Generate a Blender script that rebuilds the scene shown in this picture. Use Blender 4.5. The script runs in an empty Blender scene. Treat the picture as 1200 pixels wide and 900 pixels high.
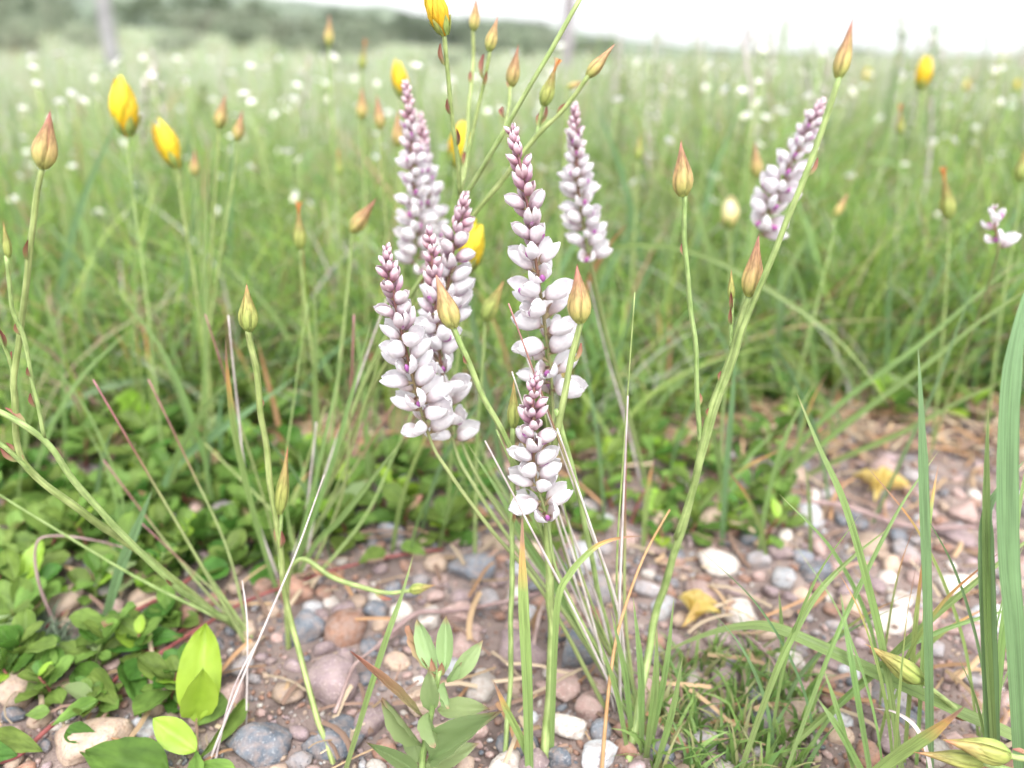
import bpy, bmesh, math, random
import numpy as np
from mathutils import Vector, Matrix, Euler, noise

R = math.radians
rng = random.Random(7)
nrng = np.random.default_rng(11)
scene = bpy.context.scene
COL = scene.collection

# ------------------------------------------------------------------ camera
F = 942.0            # focal length in photo pixels (1200 wide)
PITCH = R(22.0)
CAMH = 0.15
cam_d = bpy.data.cameras.new('camera')
cam_d.sensor_width = 36.0
cam_d.lens = 36.0 * F / 1200.0
cam_d.clip_start = 0.01
cam_d.clip_end = 6000
cam_d.dof.use_dof = True
cam_d.dof.focus_distance = 0.163
cam_d.dof.aperture_fstop = 9.8
cam = bpy.data.objects.new('camera', cam_d)
cam.location = (0, 0, CAMH)
cam.rotation_euler = (R(90) - PITCH, 0, 0)
COL.objects.link(cam)
scene.camera = cam

# ------------------------------------------------------------------ sky, sun, exposure
SUN_EL, SUN_AZ = 58.0, 170.0        # azimuth: degrees from +Y (ahead) towards +X
w = bpy.data.worlds.new('World'); scene.world = w; w.use_nodes = True
nt = w.node_tree; nt.nodes.clear()
sky = nt.nodes.new('ShaderNodeTexSky'); sky.sky_type = 'NISHITA'; sky.sun_disc = False
sky.sun_elevation = R(SUN_EL); sky.sun_rotation = R(SUN_AZ)
sky.air_density = 1.0; sky.dust_density = 3.0; sky.ozone_density = 1.0
hs = nt.nodes.new('ShaderNodeHueSaturation'); hs.inputs['Saturation'].default_value = 0.12
bg = nt.nodes.new('ShaderNodeBackground'); bg.inputs['Strength'].default_value = 0.15
out = nt.nodes.new('ShaderNodeOutputWorld')
nt.links.new(sky.outputs[0], hs.inputs['Color']); nt.links.new(hs.outputs[0], bg.inputs['Color'])
nt.links.new(bg.outputs[0], out.inputs['Surface'])

sd = bpy.data.lights.new('sun', 'SUN'); sd.energy = 0.85; sd.angle = R(45); sd.color = (1.0, 0.97, 0.94)
so = bpy.data.objects.new('sun', sd); COL.objects.link(so)
sv = Vector((math.sin(R(SUN_AZ)) * math.cos(R(SUN_EL)), math.cos(R(SUN_AZ)) * math.cos(R(SUN_EL)), math.sin(R(SUN_EL))))
so.rotation_euler = sv.to_track_quat('Z', 'Y').to_euler()
so.location = (0, 0, 5)
scene.render.engine = 'CYCLES'
scene.view_settings.view_transform = 'Standard'
scene.view_settings.look = 'None'
scene.view_settings.gamma = 1.0
scene.view_settings.exposure = 1.80

# ------------------------------------------------------------------ pixel -> place
_f = Vector((0, math.cos(PITCH), -math.sin(PITCH)))
_u = Vector((0, math.sin(PITCH), math.cos(PITCH)))
CAM = Vector((0, 0, CAMH))
def ray(px, py):
    return Vector((1, 0, 0)) * ((px - 600) / F) + _u * (-(py - 450) / F) + _f
def at(px, py, Y):
    d = ray(px, py); return CAM + d * (Y / d.y)
def gnd(px, py):
    d = ray(px, py); return CAM + d * (-CAMH / d.z)
def project(p):
    v = p - CAM; z = v.dot(_f)
    return 600 + F * v.x / z, 450 - F * v.dot(_u) / z
def pxm(P):          # metres per photo pixel at a place
    return (P - CAM).dot(_f) / F

# ------------------------------------------------------------------ tagging
def tag(o, label=None, cat=None, group=None, kind=None):
    if label: o['label'] = label
    if cat: o['category'] = cat
    if group: o['group'] = group
    if kind: o['kind'] = kind
    return o
def obj(name, me, parent=None, mat=None):
    o = bpy.data.objects.new(name, me); COL.objects.link(o)
    if mat is not None and me is not None and not me.materials: me.materials.append(mat)
    if parent: o.parent = parent
    return o
def thing(name, label, cat, loc=(0, 0, 0), group=None):
    o = bpy.data.objects.new(name, None); COL.objects.link(o); o.location = loc
    o.empty_display_size = 0.01
    return tag(o, label, cat, group)

# ------------------------------------------------------------------ materials
def ramp_node(nt, stops):
    r = nt.nodes.new('ShaderNodeValToRGB'); cr = r.color_ramp
    while len(cr.elements) < len(stops): cr.elements.new(0.5)
    for e, (p, c) in zip(cr.elements, stops):
        e.position = p; e.color = (*c, 1)
    return r
def leafmat(name, stops, axis=None, rough=0.5, trans=0.35, var=0.25, scale=400., spec=0.35, attr=False, tint=None, bump=0.0, streak=None):
    """thin plant tissue: colour from a ramp (along a local axis or from noise), varied per object, partly translucent"""
    m = bpy.data.materials.new(name); m.use_nodes = True
    nt = m.node_tree; nt.nodes.clear(); L = nt.links.new
    o = nt.nodes.new('ShaderNodeOutputMaterial')
    tc = nt.nodes.new('ShaderNodeTexCoord')
    nz = nt.nodes.new('ShaderNodeTexNoise'); nz.inputs['Scale'].default_value = scale; nz.inputs['Detail'].default_value = 3
    geo = nt.nodes.new('ShaderNodeNewGeometry')
    L(geo.outputs['Position'], nz.inputs['Vector'])
    if attr:
        a = nt.nodes.new('ShaderNodeAttribute'); a.attribute_name = 'Col'; col = a.outputs['Color']
    else:
        r = ramp_node(nt, stops)
        if axis is None:
            L(nz.outputs['Fac'], r.inputs['Fac'])
        else:
            sx = nt.nodes.new('ShaderNodeSeparateXYZ')
            L(tc.outputs['UV' if axis == 'UV' else 'Object'], sx.inputs[0])
            ad = nt.nodes.new('ShaderNodeMath'); ad.operation = 'MULTIPLY_ADD'
            L(nz.outputs['Fac'], ad.inputs[0]); ad.inputs[1].default_value = 0.16
            sb = nt.nodes.new('ShaderNodeMath'); sb.operation = 'SUBTRACT'; sb.inputs[1].default_value = 0.08
            L(sx.outputs['Y' if axis == 'UV' else axis], sb.inputs[0]); L(sb.outputs[0], ad.inputs[2])
            L(ad.outputs[0], r.inputs['Fac'])
        col = r.outputs['Color']
    if streak:
        mp = nt.nodes.new('ShaderNodeMapping'); mp.inputs['Scale'].default_value = streak[1:4]
        L(tc.outputs[streak[0]], mp.inputs['Vector'])
        sn = nt.nodes.new('ShaderNodeTexNoise'); sn.inputs['Scale'].default_value = 1.0; sn.inputs['Detail'].default_value = 2
        L(mp.outputs[0], sn.inputs['Vector'])
        sr = ramp_node(nt, [(0.36, (streak[4],) * 3), (0.55, (1, 1, 1)), (0.72, (1.12, 1.12, 1.08))]); L(sn.outputs['Fac'], sr.inputs['Fac'])
        sm = nt.nodes.new('ShaderNodeMix'); sm.data_type = 'RGBA'; sm.blend_type = 'MULTIPLY'; sm.inputs['Factor'].default_value = 1.0
        L(col, sm.inputs[6]); L(sr.outputs[0], sm.inputs[7]); col = sm.outputs[2]
    oi = nt.nodes.new('ShaderNodeObjectInfo')
    h = nt.nodes.new('ShaderNodeHueSaturation')
    mr = nt.nodes.new('ShaderNodeMapRange'); mr.inputs['To Min'].default_value = 1 - var; mr.inputs['To Max'].default_value = 1 + var
    mx = nt.nodes.new('ShaderNodeMath'); mx.operation = 'MULTIPLY_ADD'; mx.inputs[1].default_value = 0.5
    L(nz.outputs['Fac'], mx.inputs[0])
    hf = nt.nodes.new('ShaderNodeMath'); hf.operation = 'MULTIPLY'; hf.inputs[1].default_value = 0.5
    L(oi.outputs['Random'], hf.inputs[0]); L(hf.outputs[0], mx.inputs[2])
    L(mx.outputs[0], mr.inputs['Value']); L(mr.outputs[0], h.inputs['Value'])
    mh = nt.nodes.new('ShaderNodeMapRange'); mh.inputs['To Min'].default_value = 0.485; mh.inputs['To Max'].default_value = 0.515
    L(oi.outputs['Random'], mh.inputs['Value']); L(mh.outputs[0], h.inputs['Hue'])
    L(col, h.inputs['Color']); col = h.outputs[0]
    p = nt.nodes.new('ShaderNodeBsdfPrincipled')
    p.inputs['Roughness'].default_value = rough; p.inputs['Specular IOR Level'].default_value = spec
    L(col, p.inputs['Base Color'])
    if bump:
        b = nt.nodes.new('ShaderNodeBump'); b.inputs['Strength'].default_value = bump; b.inputs['Distance'].default_value = 0.0003
        L(nz.outputs['Fac'], b.inputs['Height']); L(b.outputs[0], p.inputs['Normal'])
    if trans > 0:
        t = nt.nodes.new('ShaderNodeBsdfTranslucent'); L(col, t.inputs['Color'])
        mi = nt.nodes.new('ShaderNodeMixShader'); mi.inputs[0].default_value = trans
        L(p.outputs[0], mi.inputs[1]); L(t.outputs[0], mi.inputs[2]); L(mi.outputs[0], o.inputs['Surface'])
    else:
        L(p.outputs[0], o.inputs['Surface'])
    return m

def stonemat(name, c1, c2, speck=None, scale=220., rough=0.85, dust=True):
    m = bpy.data.materials.new(name); m.use_nodes = True
    nt = m.node_tree; L = nt.links.new; p = nt.nodes['Principled BSDF']
    p.inputs['Roughness'].default_value = rough; p.inputs['Specular IOR Level'].default_value = 0.3
    geo = nt.nodes.new('ShaderNodeNewGeometry')
    n1 = nt.nodes.new('ShaderNodeTexNoise'); n1.inputs['Scale'].default_value = scale; n1.inputs['Detail'].default_value = 5; n1.inputs['Roughness'].default_value = 0.6
    n2 = nt.nodes.new('ShaderNodeTexNoise'); n2.inputs['Scale'].default_value = scale * 7; n2.inputs['Detail'].default_value = 3
    L(geo.outputs['Position'], n1.inputs['Vector']); L(geo.outputs['Position'], n2.inputs['Vector'])
    r = ramp_node(nt, [(0.32, c1), (0.68, c2)]); L(n1.outputs['Fac'], r.inputs['Fac'])
    sp = speck or tuple(0.55 * x for x in c1)
    r2 = ramp_node(nt, [(0.56, (0, 0, 0)), (0.70, (1, 1, 1))]); L(n2.outputs['Fac'], r2.inputs['Fac'])
    mx = nt.nodes.new('ShaderNodeMix'); mx.data_type = 'RGBA'; L(r2.outputs[0], mx.inputs['Factor'])
    L(r.outputs[0], mx.inputs[6]); mx.inputs[7].default_value = (*sp, 1)
    oi = nt.nodes.new('ShaderNodeObjectInfo')
    h = nt.nodes.new('ShaderNodeHueSaturation')
    mr = nt.nodes.new('ShaderNodeMapRange'); mr.inputs['To Min'].default_value = 0.72; mr.inputs['To Max'].default_value = 1.2
    L(oi.outputs['Random'], mr.inputs['Value']); L(mr.outputs[0], h.inputs['Value']); L(mx.outputs[2], h.inputs['Color'])
    n3 = nt.nodes.new('ShaderNodeTexNoise'); n3.inputs['Scale'].default_value = scale * 2.2; n3.inputs['Detail'].default_value = 6
    L(geo.outputs['Position'], n3.inputs['Vector'])
    r3 = ramp_node(nt, [(0.42, (0.0,) * 3), (0.66, (0.62,) * 3)]); L(n3.outputs['Fac'], r3.inputs['Fac'])
    dm_ = nt.nodes.new('ShaderNodeMix'); dm_.data_type = 'RGBA'; L(r3.outputs[0], dm_.inputs['Factor'])
    L(h.outputs[0], dm_.inputs[6]); dm_.inputs[7].default_value = (0.27, 0.21, 0.185, 1)
    L(dm_.outputs[2] if dust else h.outputs[0], p.inputs['Base Color'])
    b = nt.nodes.new('ShaderNodeBump'); b.inputs['Strength'].default_value = 0.6; b.inputs['Distance'].default_value = 0.0006
    L(n2.outputs['Fac'], b.inputs['Height']); L(b.outputs[0], p.inputs['Normal'])
    return m

M = {}
M['stem'] = leafmat('stem_green', [(0.3, (0.20, 0.28, 0.085)), (0.7, (0.33, 0.41, 0.16))], None, 0.5, 0.0, 0.15, 260, bump=0.3, streak=('UV', 9, 14, 1, 0.7))
M['mstem'] = leafmat('milkwort_stem', [(0.0, (0.24, 0.31, 0.12)), (0.55, (0.25, 0.30, 0.12)), (0.72, (0.20, 0.11, 0.07)), (1.0, (0.33, 0.15, 0.16))], 'UV', 0.55, 0.0, 0.15, 260, bump=0.3, streak=('UV', 9, 14, 1, 0.7))
M['bract'] = leafmat('bract_reddish', [(0.0, (0.22, 0.30, 0.10)), (0.5, (0.30, 0.16, 0.10)), (1.0, (0.22, 0.07, 0.06))], 'Y', 0.6, 0.1, 0.2)
M['blade'] = leafmat('grass_fresh', [(0.0, (0.25, 0.33, 0.13)), (0.35, (0.22, 0.34, 0.11)), (0.9, (0.28, 0.39, 0.15)), (1.0, (0.42, 0.38, 0.20))], 'UV', 0.42, 0.42, 0.2, 300, streak=('UV', 16, 5, 1, 0.72))
M['blade_blue'] = leafmat('grass_bluegreen', [(0.0, (0.17, 0.27, 0.12)), (0.9, (0.19, 0.31, 0.145)), (1.0, (0.28, 0.36, 0.19))], 'UV', 0.40, 0.42, 0.15, 300, streak=('UV', 16, 5, 1, 0.72))
M['blade_tip'] = leafmat('grass_orange_tip', [(0.0, (0.21, 0.30, 0.10)), (0.6, (0.27, 0.35, 0.11)), (0.78, (0.55, 0.30, 0.12)), (0.88, (0.36, 0.20, 0.14)), (1.0, (0.26, 0.17, 0.14))], 'UV', 0.5, 0.3, 0.12, 300, streak=('UV', 16, 5, 1, 0.72))
M['straw_tan'] = leafmat('straw_tan', [(0.3, (0.42, 0.23, 0.10)), (0.7, (0.55, 0.36, 0.19))], None, 0.65, 0.2, 0.15, 200)
M['straw_grey'] = leafmat('straw_grey', [(0.3, (0.40, 0.34, 0.33)), (0.7, (0.62, 0.56, 0.54))], None, 0.7, 0.1, 0.2, 200)
M['twig'] = leafmat('twig_mauve', [(0.3, (0.20, 0.13, 0.12)), (0.7, (0.36, 0.27, 0.25))], None, 0.75, 0.0, 0.25, 200, bump=0.4)
M['red_stem'] = leafmat('runner_red', [(0.3, (0.16, 0.04, 0.04)), (0.7, (0.26, 0.085, 0.075))], None, 0.5, 0.0, 0.2, 200, bump=0.3)
M['leaf'] = leafmat('leaf_green', [(0.25, (0.105, 0.18, 0.036)), (0.75, (0.21, 0.32, 0.07))], None, 0.55, 0.36, 0.38, 180, spec=0.25, bump=0.15, streak=('Object', 7, 3, 3, 0.8))
M['leaf_dark'] = leafmat('leaf_dark', [(0.25, (0.055, 0.135, 0.022)), (0.75, (0.105, 0.22, 0.036))], None, 0.52, 0.34, 0.25, 160, spec=0.25, bump=0.15, streak=('Object', 7, 3, 3, 0.8))
M['leaf_bright'] = leafmat('leaf_limegreen', [(0.25, (0.26, 0.43, 0.045)), (0.75, (0.34, 0.53, 0.07))], None, 0.42, 0.4, 0.1, 160, bump=0.15)
M['leaf_grey'] = leafmat('leaf_greygreen', [(0.0, (0.26, 0.36, 0.15)), (0.85, (0.28, 0.37, 0.17)), (1.0, (0.40, 0.26, 0.17))], 'Y', 0.5, 0.35, 0.15, 200, bump=0.15)
M['leaf_red'] = leafmat('leaf_reddish', [(0.0, (0.28, 0.30, 0.13)), (1.0, (0.42, 0.20, 0.14))], 'Y', 0.5, 0.25, 0.15, 200)
M['petal_white'] = leafmat('petal_white', [(0.0, (0.56, 0.46, 0.40)), (0.18, (0.76, 0.68, 0.70)), (0.38, (0.87, 0.85, 0.87)), (1.0, (0.90, 0.89, 0.91))], 'Y', 0.5, 0.58, 0.05, 500, bump=0.4, spec=0.2, streak=('Object', 3, 4, 9, 0.92))
M['petal_pale'] = leafmat('petal_pale', [(0.0, (0.40, 0.24, 0.28)), (0.25, (0.60, 0.45, 0.51)), (0.55, (0.83, 0.77, 0.80)), (1.0, (0.89, 0.86, 0.87))], 'Y', 0.5, 0.58, 0.08, 500, bump=0.4, spec=0.2, streak=('Object', 3, 4, 9, 0.92))
M['petal_mauve'] = leafmat('petal_mauve', [(0.0, (0.32, 0.14, 0.20)), (0.35, (0.45, 0.24, 0.31)), (0.7, (0.68, 0.50, 0.56)), (1.0, (0.82, 0.72, 0.75))], 'Y', 0.5, 0.28, 0.12, 500)
M['keel'] = leafmat('keel_purple', [(0.0, (0.62, 0.50, 0.52)), (0.4, (0.55, 0.36, 0.50)), (0.62, (0.40, 0.12, 0.36)), (1.0, (0.44, 0.16, 0.40))], 'Y', 0.45, 0.2, 0.12, 500)
M['calyx'] = leafmat('calyx_mauve', [(0.0, (0.28, 0.22, 0.12)), (0.5, (0.38, 0.22, 0.22)), (1.0, (0.42, 0.20, 0.28))], 'Y', 0.55, 0.15, 0.15, 500)
M['bud'] = leafmat('flax_bud', [(0.0, (0.34, 0.44, 0.11)), (0.18, (0.55, 0.46, 0.17)), (0.4, (0.58, 0.38, 0.16)), (0.75, (0.50, 0.29, 0.16)), (1.0, (0.42, 0.17, 0.14))], 'Z', 0.5, 0.2, 0.15, 500, streak=('Object', 13, 13, 2.2, 0.6))
M['bud_green'] = leafmat('flax_bud_green', [(0.0, (0.28, 0.38, 0.09)), (0.4, (0.42, 0.42, 0.13)), (0.8, (0.45, 0.36, 0.13)), (1.0, (0.42, 0.17, 0.10))], 'Z', 0.5, 0.2, 0.15, 500, streak=('Object', 13, 13, 2.2, 0.6))
M['sepal'] = leafmat('flax_sepal', [(0.0, (0.38, 0.46, 0.12)), (0.3, (0.57, 0.46, 0.18)), (0.7, (0.55, 0.34, 0.17)), (1.0, (0.42, 0.17, 0.14))], 'Z', 0.5, 0.3, 0.12, 500, streak=('Object', 13, 13, 2.2, 0.6))
M['sepal_green'] = leafmat('flax_sepal_green', [(0.0, (0.30, 0.40, 0.10)), (0.5, (0.44, 0.46, 0.14)), (1.0, (0.46, 0.28, 0.11))], 'Z', 0.5, 0.3, 0.12, 500, streak=('Object', 13, 13, 2.2, 0.6))
M['yellow'] = leafmat('flax_petal_yellow', [(0.0, (0.70, 0.42, 0.03)), (0.35, (0.84, 0.62, 0.04)), (1.0, (0.88, 0.74, 0.10))], 'Z', 0.6, 0.45, 0.08, 300, spec=0.2, streak=('Object', 14, 14, 1.5, 0.8))
M['cream'] = leafmat('flax_petal_cream', [(0.0, (0.80, 0.68, 0.22)), (1.0, (0.88, 0.84, 0.60))], 'Z', 0.5, 0.4, 0.05, 300)
M['orange'] = leafmat('withered_petal', [(0.0, (0.60, 0.22, 0.05)), (1.0, (0.66, 0.26, 0.10))], 'Z', 0.6, 0.3, 0.15, 300)
M['fallen'] = leafmat('fallen_petal', [(0.3, (0.60, 0.45, 0.14)), (0.7, (0.72, 0.59, 0.27))], None, 0.6, 0.3, 0.1, 300)
M['meadow'] = leafmat('meadow_blades', None, None, 0.5, 0.38, 0.12, 60, attr=True)
M['litter'] = leafmat('litter', None, None, 0.75, 0.1, 0.2, 300, attr=True)
M['wood'] = leafmat('far_foliage', [(0.3, (0.04, 0.07, 0.032)), (0.7, (0.10, 0.14, 0.07))], None, 0.7, 0.2, 0.3, 0.5)
M['trunk'] = stonemat('bark_grey', (0.10, 0.085, 0.075), (0.22, 0.19, 0.17), None, 8)
M['post_pale'] = stonemat('weathered_post_pale', (0.24, 0.23, 0.24), (0.36, 0.35, 0.36), None, 14, dust=False)
M['post'] = stonemat('weathered_post', (0.16, 0.14, 0.15), (0.30, 0.27, 0.29), None, 14, dust=False)

stones = {
    'white':  stonemat('stone_white', (0.46, 0.42, 0.38), (0.60, 0.56, 0.52), (0.36, 0.29, 0.24)),
    'pink':   stonemat('stone_pink', (0.34, 0.22, 0.195), (0.50, 0.36, 0.33), (0.56, 0.47, 0.43)),
    'tan':    stonemat('stone_tan', (0.34, 0.245, 0.18), (0.50, 0.39, 0.30), (0.25, 0.16, 0.11)),
    'grey':   stonemat('stone_grey', (0.22, 0.205, 0.21), (0.38, 0.36, 0.37), (0.12, 0.11, 0.12)),
    'slate':  stonemat('stone_slate', (0.085, 0.10, 0.125), (0.19, 0.21, 0.24), (0.32, 0.33, 0.35)),
    'brown':  stonemat('stone_brown', (0.22, 0.115, 0.080), (0.36, 0.21, 0.15), (0.14, 0.07, 0.05)),
    'mauve':  stonemat('stone_mauve', (0.20, 0.145, 0.15), (0.34, 0.26, 0.27), (0.44, 0.36, 0.36)),
    'speck':  stonemat('stone_speckled', (0.38, 0.39, 0.41), (0.55, 0.56, 0.58), (0.22, 0.24, 0.28)),
}

# soil
def soilmat():
    m = bpy.data.materials.new('soil'); m.use_nodes = True
    nt = m.node_tree; L = nt.links.new; p = nt.nodes['Principled BSDF']; p.inputs['Roughness'].default_value = 0.95
    p.inputs['Specular IOR Level'].default_value = 0.15
    geo = nt.nodes.new('ShaderNodeNewGeometry')
    n1 = nt.nodes.new('ShaderNodeTexNoise'); n1.inputs['Scale'].default_value = 60; n1.inputs['Detail'].default_value = 8
    n2 = nt.nodes.new('ShaderNodeTexNoise'); n2.inputs['Scale'].default_value = 1600; n2.inputs['Detail'].default_value = 4
    n3 = nt.nodes.new('ShaderNodeTexNoise'); n3.inputs['Scale'].default_value = 0.35; n3.inputs['Detail'].default_value = 6
    for n in (n1, n2, n3): L(geo.outputs['Position'], n.inputs['Vector'])
    r = ramp_node(nt, [(0.3, (0.12, 0.092, 0.083)), (0.55, (0.25, 0.195, 0.175)), (0.75, (0.35, 0.28, 0.25))]); L(n1.outputs['Fac'], r.inputs['Fac'])
    r3 = ramp_node(nt, [(0.3, (0.15, 0.20, 0.10)), (0.5, (0.23, 0.27, 0.16)), (0.7, (0.32, 0.32, 0.24))]); L(n3.outputs['Fac'], r3.inputs['Fac'])
    sx = nt.nodes.new('ShaderNodeSeparateXYZ'); L(geo.outputs['Position'], sx.inputs[0])
    mr = nt.nodes.new('ShaderNodeMapRange'); mr.inputs['From Min'].default_value = 0.7; mr.inputs['From Max'].default_value = 3.0
    L(sx.outputs['Y'], mr.inputs['Value'])
    mx = nt.nodes.new('ShaderNodeMix'); mx.data_type = 'RGBA'; L(mr.outputs[0], mx.inputs['Factor'])
    L(r.outputs[0], mx.inputs[6]); L(r3.outputs[0], mx.inputs[7]); L(mx.outputs[2], p.inputs['Base Color'])
    b = nt.nodes.new('ShaderNodeBump'); b.inputs['Strength'].default_value = 0.8; b.inputs['Distance'].default_value = 0.001
    L(n2.outputs['Fac'], b.inputs['Height']); L(b.outputs[0], p.inputs['Normal'])
    return m
M['soil'] = soilmat()

# ------------------------------------------------------------------ mesh helpers
def mesh_from(name, verts, faces, smooth=True, uvs=None, mats=(), midx=None):
    me = bpy.data.meshes.new(name)
    me.from_pydata([tuple(v) for v in verts], [], faces)
    if smooth: me.polygons.foreach_set('use_smooth', [True] * len(me.polygons))
    if uvs is not None:
        ul = me.uv_layers.new(name='UVMap')
        vi = np.zeros(len(me.loops), dtype=np.int32); me.loops.foreach_get('vertex_index', vi)
        ul.data.foreach_set('uv', np.asarray(uvs, dtype=np.float32)[vi].ravel())
    for m in mats: me.materials.append(m)
    if midx is not None: me.polygons.foreach_set('material_index', midx)
    me.update(); return me

def spline(pts, n):
    """Catmull-Rom through pts (Vectors), n samples"""
    P = [pts[0] * 2 - pts[1]] + list(pts) + [pts[-1] * 2 - pts[-2]]
    seg = len(pts) - 1; res = []
    for i in range(n):
        t = i / (n - 1) * seg; k = min(int(t), seg - 1); t -= k
        a, b, c, d = P[k], P[k + 1], P[k + 2], P[k + 3]
        res.append(0.5 * ((2 * b) + (c - a) * t + (2 * a - 5 * b + 4 * c - d) * t * t + (3 * b - a - 3 * c + d) * t ** 3))
    return res

def tube_data(pts, radii, ns=7, ridges=0.0):
    n = len(pts); V = []; Fc = []; UV = []
    t0 = (pts[1] - pts[0]).normalized()
    x = t0.orthogonal().normalized()
    for i in range(n):
        t = (pts[min(i + 1, n - 1)] - pts[max(i - 1, 0)]).normalized()
        x = (x - t * x.dot(t)).normalized(); y = t.cross(x)
        for j in range(ns):
            a = 2 * math.pi * j / ns
            r = radii[i] * (1 + ridges * (1 if j % 2 else -1))
            V.append(pts[i] + x * (r * math.cos(a)) + y * (r * math.sin(a))); UV.append((j / ns, i / (n - 1)))
    for i in range(n - 1):
        for j in range(ns):
            k = (j + 1) % ns
            Fc.append((i * ns + j, i * ns + k, (i + 1) * ns + k, (i + 1) * ns + j))
    Fc.append(tuple(reversed(range(ns)))); Fc.append(tuple((n - 1) * ns + j for j in range(ns)))
    return V, Fc, UV
def tube(name, pts, r0, r1, n=None, ns=7, mat=None, parent=None, ridges=0.0, wob=0.0, org=None):
    """pts run base -> tip"""
    n = n or max(8, 5 * len(pts))
    p = spline(pts, n)
    if wob:
        p = [q + Vector((noise.noise(q * 90), noise.noise(q * 90 + Vector((7, 3, 1))), 0)) * wob for q in p]
    rad = [r0 + (r1 - r0) * i / (n - 1) for i in range(n)]
    rad = [r * (1 + 0.10 * noise.noise(q * 160)) for r, q in zip(rad, p)]
    if org is not None: p = [q - org for q in p]
    V, Fc, UV = tube_data(p, rad, ns, ridges)
    me = mesh_from(name, V, Fc, True, UV, [mat])
    return obj(name, me, parent)

def blade_mesh(name, pts, width, mat, fold=0.25, n=None, facing=None, tipfrac=0.35, roll=0.0, thick=0.00012):
    """folded leaf blade along pts (base -> tip), with thickness"""
    n = n or max(14, 6 * len(pts)); p = spline(pts, n); V = []; Fc = []; UV = []
    fc = facing or Vector((0, -1, 0.3))
    sd0 = len(pts) * 1.7 + p[-1].x * 50
    for i in range(n):
        s = i / (n - 1)
        t = (p[min(i + 1, n - 1)] - p[max(i - 1, 0)]).normalized()
        nn = fc - t * fc.dot(t)
        nn = nn.normalized() if nn.length > 1e-6 else t.orthogonal().normalized()
        nn = Matrix.Rotation(roll * s + 0.25 * noise.noise(Vector((s * 3, sd0, 0))), 3, t) @ nn
        sd = t.cross(nn)
        tw = min(1.0, (1 - s) / tipfrac) ** 0.75 if s > 1 - tipfrac else 1.0
        wd = width * 0.5 * (0.75 + 0.25 * math.sin(math.pi * min(1, s * 1.3))) * max(tw, 0.03)
        for j, v in enumerate((-1, -.55, -.12, 0, .12, .55, 1)):
            e = 1 + 0.05 * noise.noise(Vector((s * 14, v * 3, sd0))) * abs(v)
            dz = fold * abs(v) - (0.0 if v else 0.10) + 0.05 * math.sin(abs(v) * 6)
            V.append(p[i] + sd * (wd * v * e) + nn * (wd * dz)); UV.append((v * .5 + .5, s))
    for i in range(n - 1):
        for j in range(6):
            a = i * 7 + j; Fc.append((a, a + 1, a + 8, a + 7))
    return mesh_from(name, V, Fc, True, UV, [mat])

def leaf_mesh(name, mat, shape='obovate', cup=0.10, curl=0.10, nx=8, ny=14, thick=0.02, seed=0):
    """unit leaf: base at origin, tip at y=1, width 1 (scaled later), normal +z; closed with thickness"""
    r = random.Random(seed); V = []; Fc = []
    def hw(u):
        if shape == 'obovate': return 0.5 * (math.sin(math.pi * min(1, u ** 1.25)) ** 0.62) * (0.62 + 0.5 * u) if 0 < u < 1 else 0.0
        if shape == 'lance': return 0.5 * math.sin(math.pi * u ** 0.85) ** 0.9 if 0 < u < 1 else 0.0
        return 0.5 * math.sin(math.pi * u ** 0.9) ** 0.7 if 0 < u < 1 else 0.0
    tops = []; n = (nx + 1)
    for layer in (0,):
        for i in range(ny + 1):
            u = i / ny
            wv = max(hw(u), 0.03 if u < 0.2 else 0.012)
            for j in range(nx + 1):
                v = j / nx * 2 - 1
                z = cup * (abs(v) ** 1.4) * wv * 2 - curl * u * u + 0.02 * math.sin(5 * u + 3 * v + seed) - 0.04 * math.exp(-(v / 0.14) ** 2)
                z += 0.020 * math.sin(26 * u - 10 * abs(v)) * min(1, abs(v) * 3)
                edge = 1 - 0.6 * abs(v) ** 3
                V.append((v * wv * (1 + 0.04 * math.sin(9 * u + seed)), u, z - layer * thick * edge))
    off = (ny + 1) * n
    for i in range(ny):
        for j in range(nx):
            a = i * n + j
            Fc.append((a, a + 1, a + n + 1, a + n))
    return mesh_from(name, V, Fc, True, None, [mat])

def frame_between(P0, P1, width, normal):
    """matrix taking the unit leaf onto P0 -> P1"""
    y = P1 - P0; ln = y.length; y = y / ln
    z = normal - y * normal.dot(y)
    z = z.normalized() if z.length > 1e-6 else y.orthogonal().normalized()
    x = y.cross(z)
    m = Matrix((x * width, y * ln, z * ln * 0.8)).transposed().to_4x4(); m.translation = P0
    return m

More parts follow.
